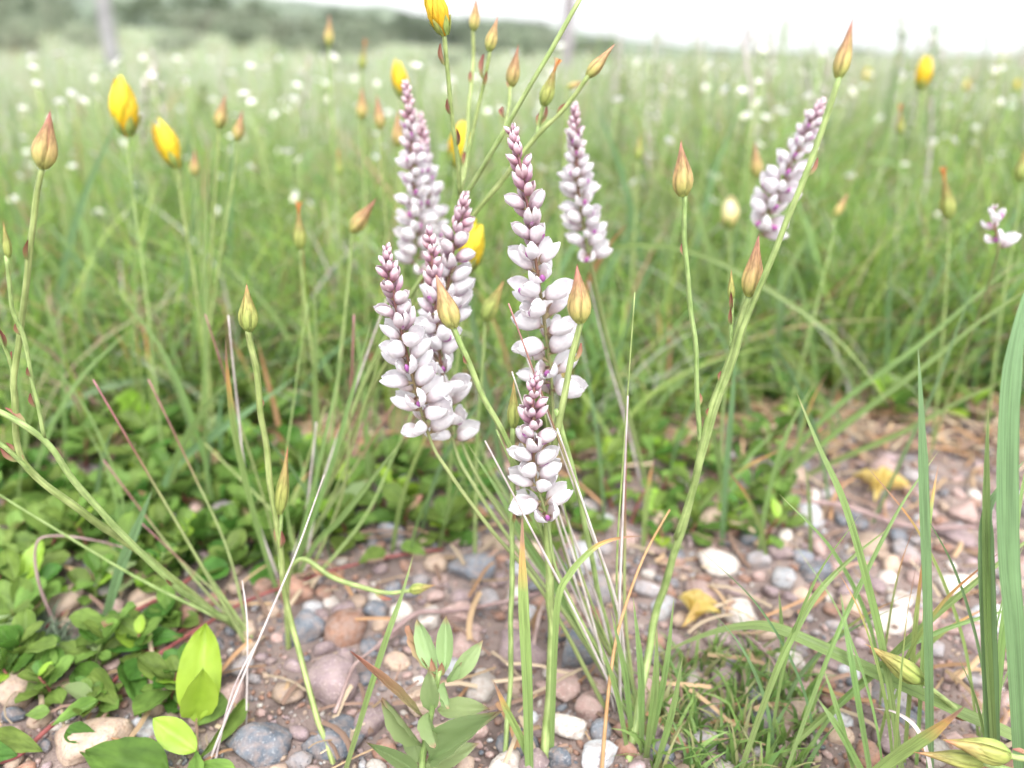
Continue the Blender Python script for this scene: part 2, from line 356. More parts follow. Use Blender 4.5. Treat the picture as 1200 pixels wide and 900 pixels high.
# ------------------------------------------------------------------ setting: ground
def gheight(x, y):
    d = math.hypot(x, y)
    h = 0.0
    if d < 30:
        h += 0.0022 * noise.noise(Vector((x * 28, y * 28, 0))) + 0.0012 * noise.noise(Vector((x * 75, y * 75, 3)))
        h *= min(1.0, 1.0)
    if d > 1.2: h += 0.02 * min(1, (d - 1.2) / 4) * noise.noise(Vector((x * 0.9, y * 0.9, 8)))
    if d > 3 and y > 0:
        sl = min(.055, max(0.0, .010 - .055 * x / d)); h += sl * (min(d, 170) - 3) * min(1, (d - 3) / 6)
    if d > 20: h += min(1, (d - 20) / 80) * 0.35 * noise.noise(Vector((x * 0.03, y * 0.03, 5)))
    return h
def build_ground():
    s = [0.0]
    step = 0.006
    while s[-1] < 0.55: s.append(s[-1] + step)
    while s[-1] < 3500: s.append(s[-1] * 1.09)
    pos = s; xs = [-v for v in reversed(pos[1:])] + pos
    neg = [-3500, -900, -250, -60, -15, -4, -1, -0.3, -0.1]
    ys = neg + pos
    nx = len(xs)
    V = [(x, y, gheight(x, y)) for y in ys for x in xs]
    Fc = [(j * nx + i, j * nx + i + 1, (j + 1) * nx + i + 1, (j + 1) * nx + i) for j in range(len(ys) - 1) for i in range(nx - 1)]
    me = mesh_from('ground', V, Fc, True, None, [M['soil']])
    return tag(obj('ground', me), 'stony brown soil of the meadow', kind='structure')
ground = build_ground()

# far ridge whose skyline falls from left to right
def build_hill():
    sky_px = [(-700, -45), (-300, -30), (0, -22), (200, -14), (330, 0), (400, 9), (450, 8), (490, 20), (540, 21), (600, 24), (650, 32), (700, 42),
              (800, 55), (880, 61), (1000, 66), (1100, 66), (1180, 69), (1400, 68), (1900, 69)]
    V = []; Fc = []; D = 420.0; rows = 14; xs = []
    px = -700
    while px <= 1900:
        for (a, b) in zip(sky_px, sky_px[1:]):
            if a[0] <= px <= b[0]:
                t = (px - a[0]) / (b[0] - a[0]); py = a[1] + (b[1] - a[1]) * t; break
        xs.append((px, py)); px += 12
    for r in range(rows + 1):
        f = r / rows
        for (px, py) in xs:
            top = at(px, py, D)
            if f <= 0.75:
                g = f / 0.75; y = 190 + (D - 190) * g; z = top.z * (math.sin(g * math.pi / 2) ** 1.3) - 1.0 * (1 - g); z = max(z, gheight(top.x * y / D, y) * 1.0 + 8 * (g - .12))  if g < 1 else z; z = min(z, top.z)
            else:
                g = (f - 0.75) / 0.25; y = D + 260 * g; z = top.z * math.cos(g * math.pi / 2) - 1.0 * g
            x = top.x * y / D
            z += 0.9 * noise.noise(Vector((x * 0.05, y * 0.05, 2))) * (0.3 + f) + 0.6 * noise.noise(Vector((x * 0.16, y * 0.16, 4)))
            V.append((x, y, z))
    n = len(xs)
    for r in range(rows):
        for i in range(n - 1):
            Fc.append((r * n + i, r * n + i + 1, (r + 1) * n + i + 1, (r + 1) * n + i))
    hm = bpy.data.materials.new('hill_scrub'); hm.use_nodes = True
    nt = hm.node_tree; p = nt.nodes['Principled BSDF']; p.inputs['Roughness'].default_value = 0.9
    geo = nt.nodes.new('ShaderNodeNewGeometry'); nz = nt.nodes.new('ShaderNodeTexNoise'); nz.inputs['Scale'].default_value = 0.06; nz.inputs['Detail'].default_value = 7
    nt.links.new(geo.outputs['Position'], nz.inputs['Vector'])
    r = ramp_node(nt, [(0.38, (0.04, 0.065, 0.034)), (0.52, (0.085, 0.125, 0.065)), (0.7, (0.15, 0.19, 0.11))])
    nt.links.new(nz.outputs['Fac'], r.inputs['Fac']); nt.links.new(r.outputs[0], p.inputs['Base Color'])
    me = mesh_from('hill', V, Fc, True, None, [hm])
    tag(obj('hill', me), 'long wooded ridge beyond the meadow', kind='structure')
build_hill()

# ------------------------------------------------------------------ far wood: one mass of trees
def build_wood():
    r = random.Random(5); V = []; Fc = []
    def crown(c, rx, rz, n, s):
        for _ in range(n):
            while True:
                p = Vector((r.uniform(-1, 1), r.uniform(-1, 1), r.uniform(-1, 1)))
                if p.length < 1: break
            p = Vector((p.x * rx, p.y * rx, p.z * rz)) + c
            e = Euler((r.uniform(0, 6), r.uniform(0, 6), r.uniform(0, 6))).to_matrix(); q = s * r.uniform(0.6, 1.3); b = len(V)
            for dx, dy in ((-1, -0.6), (1, -0.5), (0.9, 0.6), (-0.8, 0.7)): V.append(p + e @ Vector((dx * q, dy * q, 0.1 * q)))
            Fc.append((b, b + 1, b + 2, b + 3))
    def tree(x, y, h, wd):
        b = len(V); z0 = gheight(x, y); c0 = Vector((x, y, z0 - 0.3)); tp = Vector((x + r.uniform(-.2, .2), y, z0 + h * 0.75))
        tv, tf, _ = tube_data([c0, (c0 + tp) / 2, tp], [0.03 * h, 0.025 * h, 0.01 * h], 5)
        V.extend(tv); Fc.extend([tuple(i + b for i in f) for f in tf])
        for _ in range(5):
            crown(Vector((x + r.uniform(-.5, .5) * wd, y + r.uniform(-.5, .5) * wd, z0 + h * r.uniform(0.15, 0.85))), wd * r.uniform(.35, .6), h * r.uniform(.14, .26), 45, h * 0.045)
    # treeline under the ridge
    for k in range(120):
        px = r.uniform(370, 720); Y = r.uniform(105, 150); p = at(px, 70, Y)
        tree(p.x, Y, Y / F * r.uniform(16, 34) * (1.0 if px < 640 else 0.6), 2.0)
    for k in range(46):
        px = r.uniform(-160, 350); Y = r.uniform(45, 95); p = at(px, 70, Y)
        tree(p.x, Y, Y / F * r.uniform(14, 44), 1.7)
    for k in range(20):
        px = r.uniform(720, 1330); Y = r.uniform(90, 160); p = at(px, 70, Y)
        tree(p.x, Y, Y / F * r.uniform(3, 13), 1.6)
    me = mesh_from('far_wood', V, Fc, False, None, [M['wood']])
    tag(obj('far_wood', me), 'dark belt of trees and scrub below the ridge', 'trees', kind='stuff')
build_wood()

# ------------------------------------------------------------------ weathered posts in the meadow
def build_post(px, base_py, top_h, wpx, lean, label, mat='post'):
    b = gnd(px, base_py); s = pxm(b); rad = wpx * s / 2
    t = thing('fence_post', label, 'post', (b.x, b.y, -0.05), 'weathered posts standing in the meadow')
    pts = [Vector((0, 0, 0)), Vector((lean * .4, 0, top_h * .4)), Vector((lean, 0, top_h))]
    p = spline(pts, 18); V, Fc, UV = tube_data(p, [rad * (1.05 - 0.15 * i / 17 + 0.09 * noise.noise(Vector((i * .6, px, 0)))) for i in range(18)], 12)
    V = [v + Vector((noise.noise(v * 9), noise.noise(v * 9 + Vector((5, 5, 5))), 0)) * rad * 0.25 for v in V]
    obj('shaft', mesh_from('post_shaft', V, Fc, True, UV, [M[mat]]), t)
    c = []; 
    p2 = [pts[2] + Vector((0, 0, -0.004)), pts[2] + Vector((0, 0, 0.02)), pts[2] + Vector((0.004, 0, 0.045))]
    V, Fc, UV = tube_data(p2, [rad * .92, rad * .8, rad * .3], 12); obj('worn_top', mesh_from('post_top', V, Fc, True, UV, [M[mat]]), t)
build_post(661, 97, 1.15, 15, 0.05, 'dark grey weathered post behind the tall white milkwort spikes')
build_post(137, 103, 1.2, 17, 0.012, 'pale grey weathered post behind the two closed yellow flax flowers', 'post_pale')

# ------------------------------------------------------------------ meadow grass: uncountable
GREENS = np.array([(0.19, 0.325, 0.055), (0.145, 0.27, 0.055), (0.25, 0.38, 0.075), (0.14, 0.27, 0.085), (0.28, 0.39, 0.11), (0.20, 0.32, 0.11)])
PALE = np.array([(0.36, 0.41, 0.28), (0.44, 0.46, 0.38), (0.30, 0.37, 0.23), (0.54, 0.51, 0.48), (0.27, 0.35, 0.18)])  # pale grass tones, brightened so distance haze is put into the colour
DRY = np.array([(0.42, 0.30, 0.18), (0.48, 0.40, 0.28), (0.38, 0.22, 0.12), (0.30, 0.20, 0.15)])
tips_for_drops = []
def blades_object(name, base, h, lean, wd, cols, seg, label, cat, bend=1.0, collect=False, mat=None):
    N = len(base); K = seg + 1
    az = nrng.uniform(0, 2 * np.pi, N); face = nrng.uniform(0, np.pi, N)
    dirx, diry = np.cos(az), np.sin(az)
    s = np.linspace(0, 1, K)[None, :]
    off = (lean[:, None] * s ** 1.9) * bend
    z = h[:, None] * (s - 0.28 * lean[:, None] / np.maximum(h[:, None], 1e-4) * s ** 3)
    z = np.maximum(z, 0.0)
    wv = wd[:, None] * 0.5 * np.clip(1.05 - s ** 2.2, 0.04, 1)
    cx = base[:, 0:1] + dirx[:, None] * off; cy = base[:, 1:2] + diry[:, None] * off; cz = base[:, 2:3] + z
    fx, fy = np.cos(face)[:, None] * wv, np.sin(face)[:, None] * wv
    Vt = np.empty((N, K, 2, 3), dtype=np.float32)
    Vt[:, :, 0, 0] = cx - fx; Vt[:, :, 0, 1] = cy - fy; Vt[:, :, 0, 2] = cz
    Vt[:, :, 1, 0] = cx + fx; Vt[:, :, 1, 1] = cy + fy; Vt[:, :, 1, 2] = cz
    i0 = (np.arange(N) * K * 2)[:, None] + (np.arange(seg) * 2)[None, :]
    faces = np.stack([i0, i0 + 1, i0 + 3, i0 + 2], -1).reshape(-1, 4).astype(np.int32)
    me = bpy.data.meshes.new(name); nv = N * K * 2; nf = len(faces)
    me.vertices.add(nv); me.vertices.foreach_set('co', Vt.reshape(-1))
    me.loops.add(nf * 4); me.loops.foreach_set('vertex_index', faces.reshape(-1))
    me.polygons.add(nf); me.polygons.foreach_set('loop_start', np.arange(nf, dtype=np.int32) * 4)
    me.polygons.foreach_set('loop_total', np.full(nf, 4, dtype=np.int32))
    me.update(calc_edges=True); me.polygons.foreach_set('use_smooth', np.ones(nf, dtype=bool))
    ca = me.color_attributes.new('Col', 'FLOAT_COLOR', 'POINT')
    cc = np.ones((N, K * 2, 4), dtype=np.float32); cc[:, :, :3] = cols[:, None, :]
    ca.data.foreach_set('color', cc.reshape(-1)); me.materials.append(mat or M['meadow'])
    if collect:
        good = np.nonzero((cz[:, K - 2] > 0.072) & (base[:, 1] < 2.2))[0] if base[:, 1].min() > 0.6 else np.nonzero((cz[:, K - 2] > 0.06) & (base[:, 1] > 0.5))[0]
        for i in nrng.permutation(good)[:1500]:
            tips_for_drops.append((cx[i, K - 2], cy[i, K - 2], cz[i, K - 2]))
    o = obj(name, me); return tag(o, label, cat, kind='stuff')
def gz(P): return np.array([gheight(a, b) for a, b in P])
def pick(pal, n): return pal[nrng.integers(0, len(pal), n)] * nrng.uniform(0.8, 1.2, (n, 1))
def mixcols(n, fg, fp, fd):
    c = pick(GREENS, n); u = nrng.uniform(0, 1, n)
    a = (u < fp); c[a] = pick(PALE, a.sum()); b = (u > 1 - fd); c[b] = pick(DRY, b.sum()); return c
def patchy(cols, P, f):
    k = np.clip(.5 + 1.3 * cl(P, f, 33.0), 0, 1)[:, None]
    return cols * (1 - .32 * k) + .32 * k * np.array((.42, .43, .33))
def fan(n, y0, y1, half=0.80, power=1.0):
    y = (y0 ** (1 - power) + nrng.uniform(0, 1, n) * (y1 ** (1 - power) - y0 ** (1 - power))) ** (1 / (1 - power)) if power != 1 else y0 * (y1 / y0) ** nrng.uniform(0, 1, n)
    x = nrng.uniform(-1, 1, n) * (half * y + 0.05)
    return np.stack([x, y], 1)
def cl(P, f, seed): return np.array([noise.noise(Vector((a * f, b * f, seed))) for a, b in P])

# near tussocks: 0.31 - 0.80 m
P = fan(24000, 0.315, 0.85, 0.78, 0.6)
c = cl(P, 9, 1.0)
edge = 0.375 + 0.03 * np.sin(P[:, 0] * 22) + np.where(P[:, 0] > 0.05, 0.03 * np.clip(P[:, 0] / 0.2, 0, 1), -0.025)
keep = (c > -0.35 + 0.55 * np.clip((edge + 0.08 - P[:, 1]) / 0.1, 0, 1)) & (P[:, 1] > edge - 0.05)
P = P[keep]; c = c[keep]; n = len(P)
h = nrng.uniform(0.02, 0.108, n) * (1 + 0.45 * c) * np.clip(0.6 + (P[:, 1] - 0.34) * 2.0, 0.5, 1.15) * np.where(P[:, 0] > 0.1, 1.12, 1.0)
blades_object('meadow_grass', np.c_[P, gz(P)], h, h * nrng.uniform(0.05, 1.05, n), nrng.uniform(0.0008, 0.0034, n), mixcols(n, 0, .12, .13), 7,
              'fresh green grass standing thick behind the gravel', 'grass', collect=True)
# long arching blades, closest to the flowers
P = fan(11500, 0.255, 0.62, 0.80, 0.6); c = cl(P, 12, 21.0)
edge = 0.292 + 0.018 * np.sin(P[:, 0] * 31 + 1) + 0.045 * np.clip((P[:, 0] - 0.07) / 0.12, 0, 1)
keep = (P[:, 1] > edge - 0.02) & (c > 0.36 - 0.80 * np.clip((P[:, 1] - edge + .02) / 0.07, 0, 1)); P = P[keep]; c = c[keep]; n = len(P)
h = nrng.uniform(0.03, 0.115, n) * np.clip(0.55 + (P[:, 1] - 0.27) * 2.4, .5, 1.1) * (1 + .3 * c)
blades_object('meadow_grass', np.c_[P, gz(P)], h, h * nrng.uniform(0.25, 1.5, n), nrng.uniform(0.0007, 0.0024, n), mixcols(n, 0, .10, .12), 8,
              'long arching green blades tangled just behind the milkworts', 'grass')
# tall thin blades rising behind the flowers
P = fan(2600, 0.34, 0.80, 0.80, 0.8); c = cl(P, 7, 51.0); P = P[c > -.12]; n = len(P)
h = nrng.uniform(0.075, 0.145, n) * np.clip(.72 + (P[:, 1] - .34) * .9, .7, 1.1) * np.where(np.abs(P[:, 0] / P[:, 1] + .05) < .22, .82, 1.05)
blades_object('meadow_grass', np.c_[P, gz(P)], h, h * nrng.uniform(0.1, 0.8, n), nrng.uniform(0.0008, 0.0021, n), pick(GREENS, n) * np.array((1.25, 1.12, 1.0)), 8,
              'tall thin yellow-green blades rising above the near grass', 'grass')
# middle meadow
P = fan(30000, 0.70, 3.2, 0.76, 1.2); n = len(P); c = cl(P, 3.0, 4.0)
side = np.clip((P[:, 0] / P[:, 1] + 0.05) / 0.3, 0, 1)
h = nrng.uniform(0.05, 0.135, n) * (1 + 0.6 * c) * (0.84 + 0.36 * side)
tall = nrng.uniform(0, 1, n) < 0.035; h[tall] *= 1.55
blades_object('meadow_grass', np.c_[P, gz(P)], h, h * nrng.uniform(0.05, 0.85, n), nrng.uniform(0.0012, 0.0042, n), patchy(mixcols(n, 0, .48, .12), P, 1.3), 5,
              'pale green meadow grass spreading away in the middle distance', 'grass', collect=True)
# far meadow
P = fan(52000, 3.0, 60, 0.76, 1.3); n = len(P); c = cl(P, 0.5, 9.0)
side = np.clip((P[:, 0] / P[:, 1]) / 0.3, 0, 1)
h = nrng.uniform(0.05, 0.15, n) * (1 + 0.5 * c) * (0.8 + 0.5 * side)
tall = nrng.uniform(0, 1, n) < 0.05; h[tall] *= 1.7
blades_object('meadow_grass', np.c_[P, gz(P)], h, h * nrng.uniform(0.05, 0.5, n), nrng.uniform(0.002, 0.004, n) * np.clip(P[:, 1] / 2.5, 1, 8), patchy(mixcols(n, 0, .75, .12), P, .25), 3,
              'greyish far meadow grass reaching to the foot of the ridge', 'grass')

# dead straw and litter at the foot of the grass and over the stones
def litter():
    P = []
    while len(P) < 3000:
        px, py = rng.uniform(-60, 1260), rng.uniform(385, 900)
        if py > 540 and rng.random() < 0.94: continue
        g = gnd(px, py); P.append((g.x, g.y))
    P = np.array(P); n = len(P); V = []; Fc = []; C = []
    for i in range(n):
        x, y = P[i]; z = gheight(x, y) + rng.uniform(0.001, 0.006); a = rng.uniform(0, math.pi)
        ln = rng.uniform(0.006, 0.03) * (1 if y > 0.25 else 0.6); w_ = rng.uniform(0.0002, 0.0008)
        d = Vector((math.cos(a), math.sin(a), rng.uniform(-.15, .35))); s_ = Vector((-math.sin(a), math.cos(a), 0)) * w_
        col = DRY[rng.randrange(4)] * rng.uniform(0.45, 1.0) * np.array((0.95, 0.86, 0.90)); b = len(V)
        mid = Vector((x, y, z)); bow = Vector((rng.uniform(-1, 1), rng.uniform(-1, 1), rng.uniform(0, 1))) * ln * 0.12
        for k in range(5):
            t = k / 4 - 0.5; p = mid + d * ln * t + bow * (1 - 4 * t * t)
            p.z = max(p.z, z - 0.0008)
            V += [p - s_, p + Vector((0, 0, w_)), p + s_]; C += [col] * 3
        for k in range(4):
            a0 = b + 3 * k; Fc += [(a0, a0 + 1, a0 + 4, a0 + 3), (a0 + 1, a0 + 2, a0 + 5, a0 + 4)]
    me = mesh_from('plant_litter', V, Fc, True, None, [M['litter']])
    ca = me.color_attributes.new('Col', 'FLOAT_COLOR', 'POINT')
    ca.data.foreach_set('color', np.c_[np.array(C), np.ones(len(C))].astype(np.float32).ravel())
    tag(obj('plant_litter', me), 'dead straw and stem litter strewn over the soil', 'litter', kind='stuff')
litter()

# ------------------------------------------------------------------ stones
def stone_mesh(name, seed, sub, mat, ang=1.0):
    r = random.Random(seed); bm = bmesh.new(); bmesh.ops.create_icosphere(bm, subdivisions=sub, radius=1)
    planes = []
    for _ in range(r.randrange(7, 13)):
        v = Vector((r.gauss(0, 1), r.gauss(0, 1), r.gauss(0, 1))).normalized(); planes.append((v, r.uniform(0.52, 0.92)))
    for v in bm.verts:
        d = v.co.normalized(); acc = 1.0
        for nn, hh in planes:
            c = nn.dot(d)
            if c > 0.05:
                q = hh / c; k = 22 * ang
                acc = -math.log(math.exp(-k * acc) + math.exp(-k * q)) / k if q < 2.5 else acc
        v.co = d * max(acc, 0.4) * (1 + 0.09 * noise.noise(d * 2.3 + Vector((seed, 0, 0))) + 0.02 * noise.noise(d * 6 + Vector((0, seed, 0))))
    me = bpy.data.meshes.new(name); bm.to_mesh(me); bm.free()
    me.polygons.foreach_set('use_smooth', [True] * len(me.polygons)); me.materials.append(mat); return me
occupied = []
def free_spot(x, y, r, k=0.8):
    for (a, b, q) in occupied:
        if (a - x) ** 2 + (b - y) ** 2 < ((q + r) * k) ** 2: return False
    return True
def put_stone(me, x, y, rx, ry, rz, rot, label, group, sink=0.25):
    o = obj('pebble', me); o.location = (x, y, gheight(x, y) + rz * (1 - 2 * sink) * 0.9)
    o.scale = (rx, ry, rz); o.rotation_euler = (rng.uniform(-.2, .2), rng.uniform(-.2, .2), rot)
    occupied.append((x, y, max(rx, ry))); return tag(o, label, 'pebble', group)
# stones that stand out, placed where the photograph shows them: px, py, width px, height px, colour, label
special = [
    (566, 792, 48, 62, 'white', 'rounded white pebble beside the grey-green leafy sprig'),
    (330, 792, 0, 0, None, None),
    (388, 790, 66, 80, 'mauve', 'large speckled mauve stone left of the grey-green sprig', ),
    (25, 805, 52, 62, 'tan', 'angular cream-tan stone leaning among bearberry leaves'),
    (557, 664, 72, 36, 'slate', 'flat blue-grey stone under a red creeping stem'),
    (665, 845, 58, 42, 'white', 'smooth creamy pebble at the foot of the flax stems'),
    (663, 796, 44, 50, 'pink', 'pink granite pebble behind the flax stems'),
    (690, 820, 40, 40, 'pink', 'pale pink pebble touching the pink granite one'),
    (700, 884, 58, 40, 'speck', 'speckled pale grey pebble below the tan straw'),
    (590, 892, 46, 44, 'white', 'creamy oval pebble half hidden by an upright stem'),
    (655, 888, 40, 34, 'slate', 'blue-grey pebble between two creamy ones'),
    (610, 755, 72, 52, 'mauve', 'broad greyish mauve stone behind the orange-tipped blade'),
    (505, 715, 34, 58, 'white', 'upright cream stone near the lone hanging flax bud'),
    (540, 714, 46, 30, 'pink', 'low pinkish pebble behind the leafy sprig'),
    (470, 712, 30, 40, 'white', 'small white stone beside the hanging flax bud'),
    (440, 712, 28, 32, 'slate', 'dark slate chip beside the slender green stem'),
    (360, 732, 60, 50, 'slate', 'dark slate stone behind the pale dry straws'),
    (390, 858, 84, 40, 'slate', 'wide dark blue stone under the slender flax stem'),
    (300, 862, 96, 60, 'slate', 'large dark blue-grey slab by the bright lime leaves'),
    (185, 800, 56, 66, 'tan', 'tan stone under the dark bearberry leaves'),
    (105, 862, 110, 56, 'tan', 'broad dusty tan stone under the red runner'),
    (440, 830, 50, 66, 'mauve', 'dark mauve stone left of the sprig base'),
    (680, 640, 40, 64, 'speck', 'pale speckled stone behind the lowest milkwort spike'),
    (930, 553, 42, 26, 'tan', 'flat tan pebble beyond the leaning flax stem'),
    (1043, 722, 50, 40, 'white', 'bright white pebble behind the crossing grass blades'),
    (1018, 742, 26, 26, 'pink', 'pinkish pebble touching the bright white one'),
    (1112, 680, 58, 34, 'white', 'bright white pebble behind the broad grass blades'),
    (918, 677, 38, 32, 'speck', 'rounded grey-white pebble beside a dark slate one'),
    (955, 668, 46, 34, 'slate', 'dark slate stone touching a grey-white pebble'),
    (840, 655, 50, 44, 'white', 'cream stone behind the leaning flax clump'),
    (888, 655, 34, 28, 'grey', 'grey pebble under the small leafy shoot'),
    (820, 690, 34, 50, 'pink', 'salmon pink stone behind the leaning flax clump'),
    (940, 803, 40, 30, 'pink', 'pink-white pebble behind the arching grass blade'),
    (1060, 640, 34, 30, 'grey', 'grey stone below the fallen yellow petals'),
    (1130, 600, 40, 30, 'pink', 'pink stone among stems near the broad blade'),
    (985, 860, 36, 30, 'tan', 'tan pebble between thin grass stems'),
    (1145, 790, 40, 30, 'grey', 'grey pebble behind the broad upright blade'),
    (760, 690, 36, 28, 'grey', 'grey pebble behind the tan straw'),
    (735, 850, 40, 34, 'brown', 'brown pebble at the foot of the leaning flax clump'),
    (555, 850, 36, 32, 'pink', 'pinkish pebble behind the large grey-green leaf'),
    (465, 770, 34, 30, 'tan', 'tan pebble behind the slender green stem'),
]
for k, s in enumerate(special):
    if s[4] is None: continue
    px, py, wp, hp, colr, lab = s
    g = gnd(px, py + hp * 0.25); sc = pxm(g)
    rx = wp * sc / 2
    # height seen = depth foreshortened (sin of view angle) + stone height
    va = math.asin(min(0.99, -(g - CAM).normalized().z)); rest = hp * sc / 2
    rz = min(rest * 0.85, rx * 0.85); ry = max(rest / math.sin(va) * 0.62, rx * 0.78)
    put_stone(stone_mesh('pebble', 100 + k, 3, stones[colr], 1.3), g.x, g.y, rx, min(ry, rx * 1.5), max(rz, rx * 0.4), rng.uniform(-.5, .5), lab, None, 0.3)
kinds = [('white', 'smooth white pebble lying in the gravel'), ('pink', 'pinkish granite pebble lying in the gravel'), ('tan', 'small tan pebble lying in the gravel'),
         ('grey', 'small grey pebble lying in the gravel'), ('slate', 'dark slate pebble lying in the gravel'), ('brown', 'reddish brown pebble lying in the gravel'),
         ('mauve', 'mauve grey pebble lying in the gravel'), ('speck', 'speckled pale grey pebble lying in the gravel')]
weights = [1.3, 3, 2.6, 2.2, 1.9, 2.4, 3.0, 0.9]
lib = {k: [stone_mesh('pebble', 300 + 17 * i + 5 * j, 2, stones[k], 1.2) for j in range(5)] for i, (k, _) in enumerate(kinds)}
count = 0; tries = 0
while count < 290 and tries < 16000:
    tries += 1
    px, py = rng.uniform(-20, 1220), 520 + 420 * rng.random() ** 0.75
    if px < 330 and py < 690 and rng.random() < 0.8: continue
    g = gnd(px, py); r = rng.choice([0.0030, 0.0036, 0.0044, 0.0056, 0.0072]) * rng.uniform(0.85, 1.15)
    if not free_spot(g.x, g.y, r, 0.72): continue
    k, lab = rng.choices(kinds, weights)[0]
    if k == 'white': r *= 0.8
    put_stone(rng.choice(lib[k]), g.x, g.y, r, r * rng.uniform(.65, 1), r * rng.uniform(.5, .85), rng.uniform(0, 6.3), lab, k + ' pebbles of the gravel', rng.uniform(.3, .5)); count += 1
# the rest of the gravel
def gravel():
    sets = {}
    base = []
    for s in range(6):
        m_ = stone_mesh('tmp', 900 + s, 2 if s < 3 else 1, stones['grey'], 1.2); base.append(([v.co.copy() for v in m_.vertices], [tuple(p.vertices) for p in m_.polygons])); bpy.data.meshes.remove(m_)
    keys = [k for k, _ in kinds]; w2 = [0.8, 2.6, 2.4, 2.2, 1.6, 3.0, 2.8, 0.6]
    V = []; Fc = []; MI = []; grid = {}
    n = 0; tries = 0
    while n < 11000 and tries < 120000:
        tries += 1
        px, py = rng.uniform(-60, 1260), rng.uniform(400, 960)
        g = gnd(px, py); u = rng.random(); r = (0.0006 + (0.0046 if g.y < .25 else .0030) * u ** 2.2)
        if not free_spot(g.x, g.y, r, 0.68): continue
        key = (int(g.x / 0.008), int(g.y / 0.008)); ok = True
        for a in (-1, 0, 1):
            for b in (-1, 0, 1):
                for (x, y, q) in grid.get((key[0] + a, key[1] + b), ()):
                    if (x - g.x) ** 2 + (y - g.y) ** 2 < ((q + r) * 0.62) ** 2: ok = False
        if not ok: continue
        grid.setdefault(key, []).append((g.x, g.y, r))
        vs, fs = base[rng.randrange(3) if r > 0.0026 else rng.randrange(3, 6)]; b = len(V)
        e = Euler((rng.uniform(-.4, .4), rng.uniform(-.4, .4), rng.uniform(0, 6.3))).to_matrix()
        sc = Vector((r, r * rng.uniform(.6, 1), r * rng.uniform(.45, .8))); z = gheight(g.x, g.y) + sc.z * 0.5
        V.extend([e @ Vector((v.x * sc.x, v.y * sc.y, v.z * sc.z)) + Vector((g.x, g.y, z)) for v in vs])
        Fc.extend([tuple(i + b for i in f) for f in fs]); mi = rng.choices(range(8), w2)[0]; MI.extend([mi] * len(fs)); n += 1
    me = mesh_from('gravel', V, Fc, True, None, [stones[k] for k in keys], MI)
    tag(obj('gravel', me), 'fine mixed gravel and stone chips between the pebbles', 'gravel', kind='stuff')
gravel()

# ------------------------------------------------------------------ white milkwort
def wing_mesh(name, mat, seed, slim=1.0, nu=11, nv=8):
    """unit wing petal: thin cupped obovate shell, base at origin, along +Y, hollow towards -X"""
    r = random.Random(seed); V = []; Fc = []; n = nv + 1
    for layer in (0, 1):
        for i in range(nu + 1):
            u = i / nu
            h = 0.36 * slim * (max(0.0, math.sin(math.pi * min(1.0, u ** 0.84))) ** 0.48) * (0.62 + 0.44 * u); h = max(h, 0.035 if u < .5 else 0.05)
            bul = 0.27 * math.sin(math.pi * (0.06 + 0.90 * u)) ** 0.8
            for j in range(n):
                v = j / nv * 2 - 1; w_ = 0.025 * noise.noise(Vector((u * 4, v * 2.5, seed)))
                ruff = 0.015 * math.sin(5 * v + seed) * u * u
                x = bul * (1 - 0.92 * abs(v) ** 2.2) + w_ + ruff - layer * 0.022 * (1 - 0.7 * v * v) + 0.02
                V.append((x, u * (1 - 0.05 * v * v) + 0.02 * math.sin(7 * v + seed) * u, h * v * (1 - 0.10 * layer * 0) + 0.04 * math.sin(math.pi * u)))
    off = (nu + 1) * n
    for i in range(nu):
        for j in range(nv):
            a = i * n + j; Fc.append((a, a + 1, a + n + 1, a + n)); Fc.append((off + a, off + a + n, off + a + n + 1, off + a + 1))
        a = i * n; Fc.append((a, a + n, off + a + n, off + a)); a += nv; Fc.append((a, off + a, off + a + n, a + n))
    for j in range(nv):
        a = nu * n + j; Fc.append((a, a + 1, off + a + 1, off + a))
    return mesh_from(name, V, Fc, True, None, [mat])
def keel_mesh(name):
    V = []; Fc = []; nu, nv = 8, 8; 
    p = [Vector((0, 0.12, -0.05)), Vector((0, 0.38, -0.12)), Vector((0, 0.62, -0.13)), Vector((0, 0.76, -0.05))]
    V, Fc, UV = tube_data(spline(p, 9), [0.05, 0.08, 0.105, 0.115, 0.115, 0.11, 0.09, 0.06, 0.015], 8)
    return mesh_from(name, V, Fc, True, UV, [M['keel']])
def calyx_mesh(name):
    V, Fc, UV = tube_data(spline([Vector((0, -0.16, 0.02)), Vector((0, 0, 0)), Vector((0, 0.2, 0))], 6), [0.03, 0.035, 0.05, 0.085, 0.075, 0.03], 7)
    V = list(V); Fc = list(Fc)
    for a in (0.4, 2.2, 4.2):      # three small outer sepals
        b = len(V); rt = Matrix.Rotation(a, 3, 'Y')
        for q in ((-.05, 0.0, .06), (.05, 0.0, .06), (-.075, .16, .12), (.075, .16, .12), (-.05, .30, .15), (.05, .30, .15), (0, .40, .14)): V.append(rt @ Vector(q))
        Fc += [(b, b + 1, b + 3, b + 2), (b + 2, b + 3, b + 5, b + 4), (b + 4, b + 5, b + 6)]
    return mesh_from(name, V, Fc, True, None, [M['calyx']])
def joined_mesh(name, parts, mats):
    """parts: (mesh, matrix, material index)"""
    V = []; Fc = []; MI = []
    for me, mx, mi in parts:
        b = len(V); V += [mx @ v.co for v in me.vertices]
        for p in me.polygons: Fc.append(tuple(i + b for i in p.vertices)); MI.append(mi)
    return mesh_from(name, V, Fc, True, None, mats, MI)
WINGS = {s: [wing_mesh('wing_petal', M[m_], 3 + i + 10 * j, sl) for i, sl in enumerate((1.0, 0.9, 1.08))] for j, (s, m_) in enumerate((('white', 'petal_white'), ('pale', 'petal_pale')))}
mauve_wing = wing_mesh('tmp', M['petal_mauve'], 55, 0.85, 8, 6)
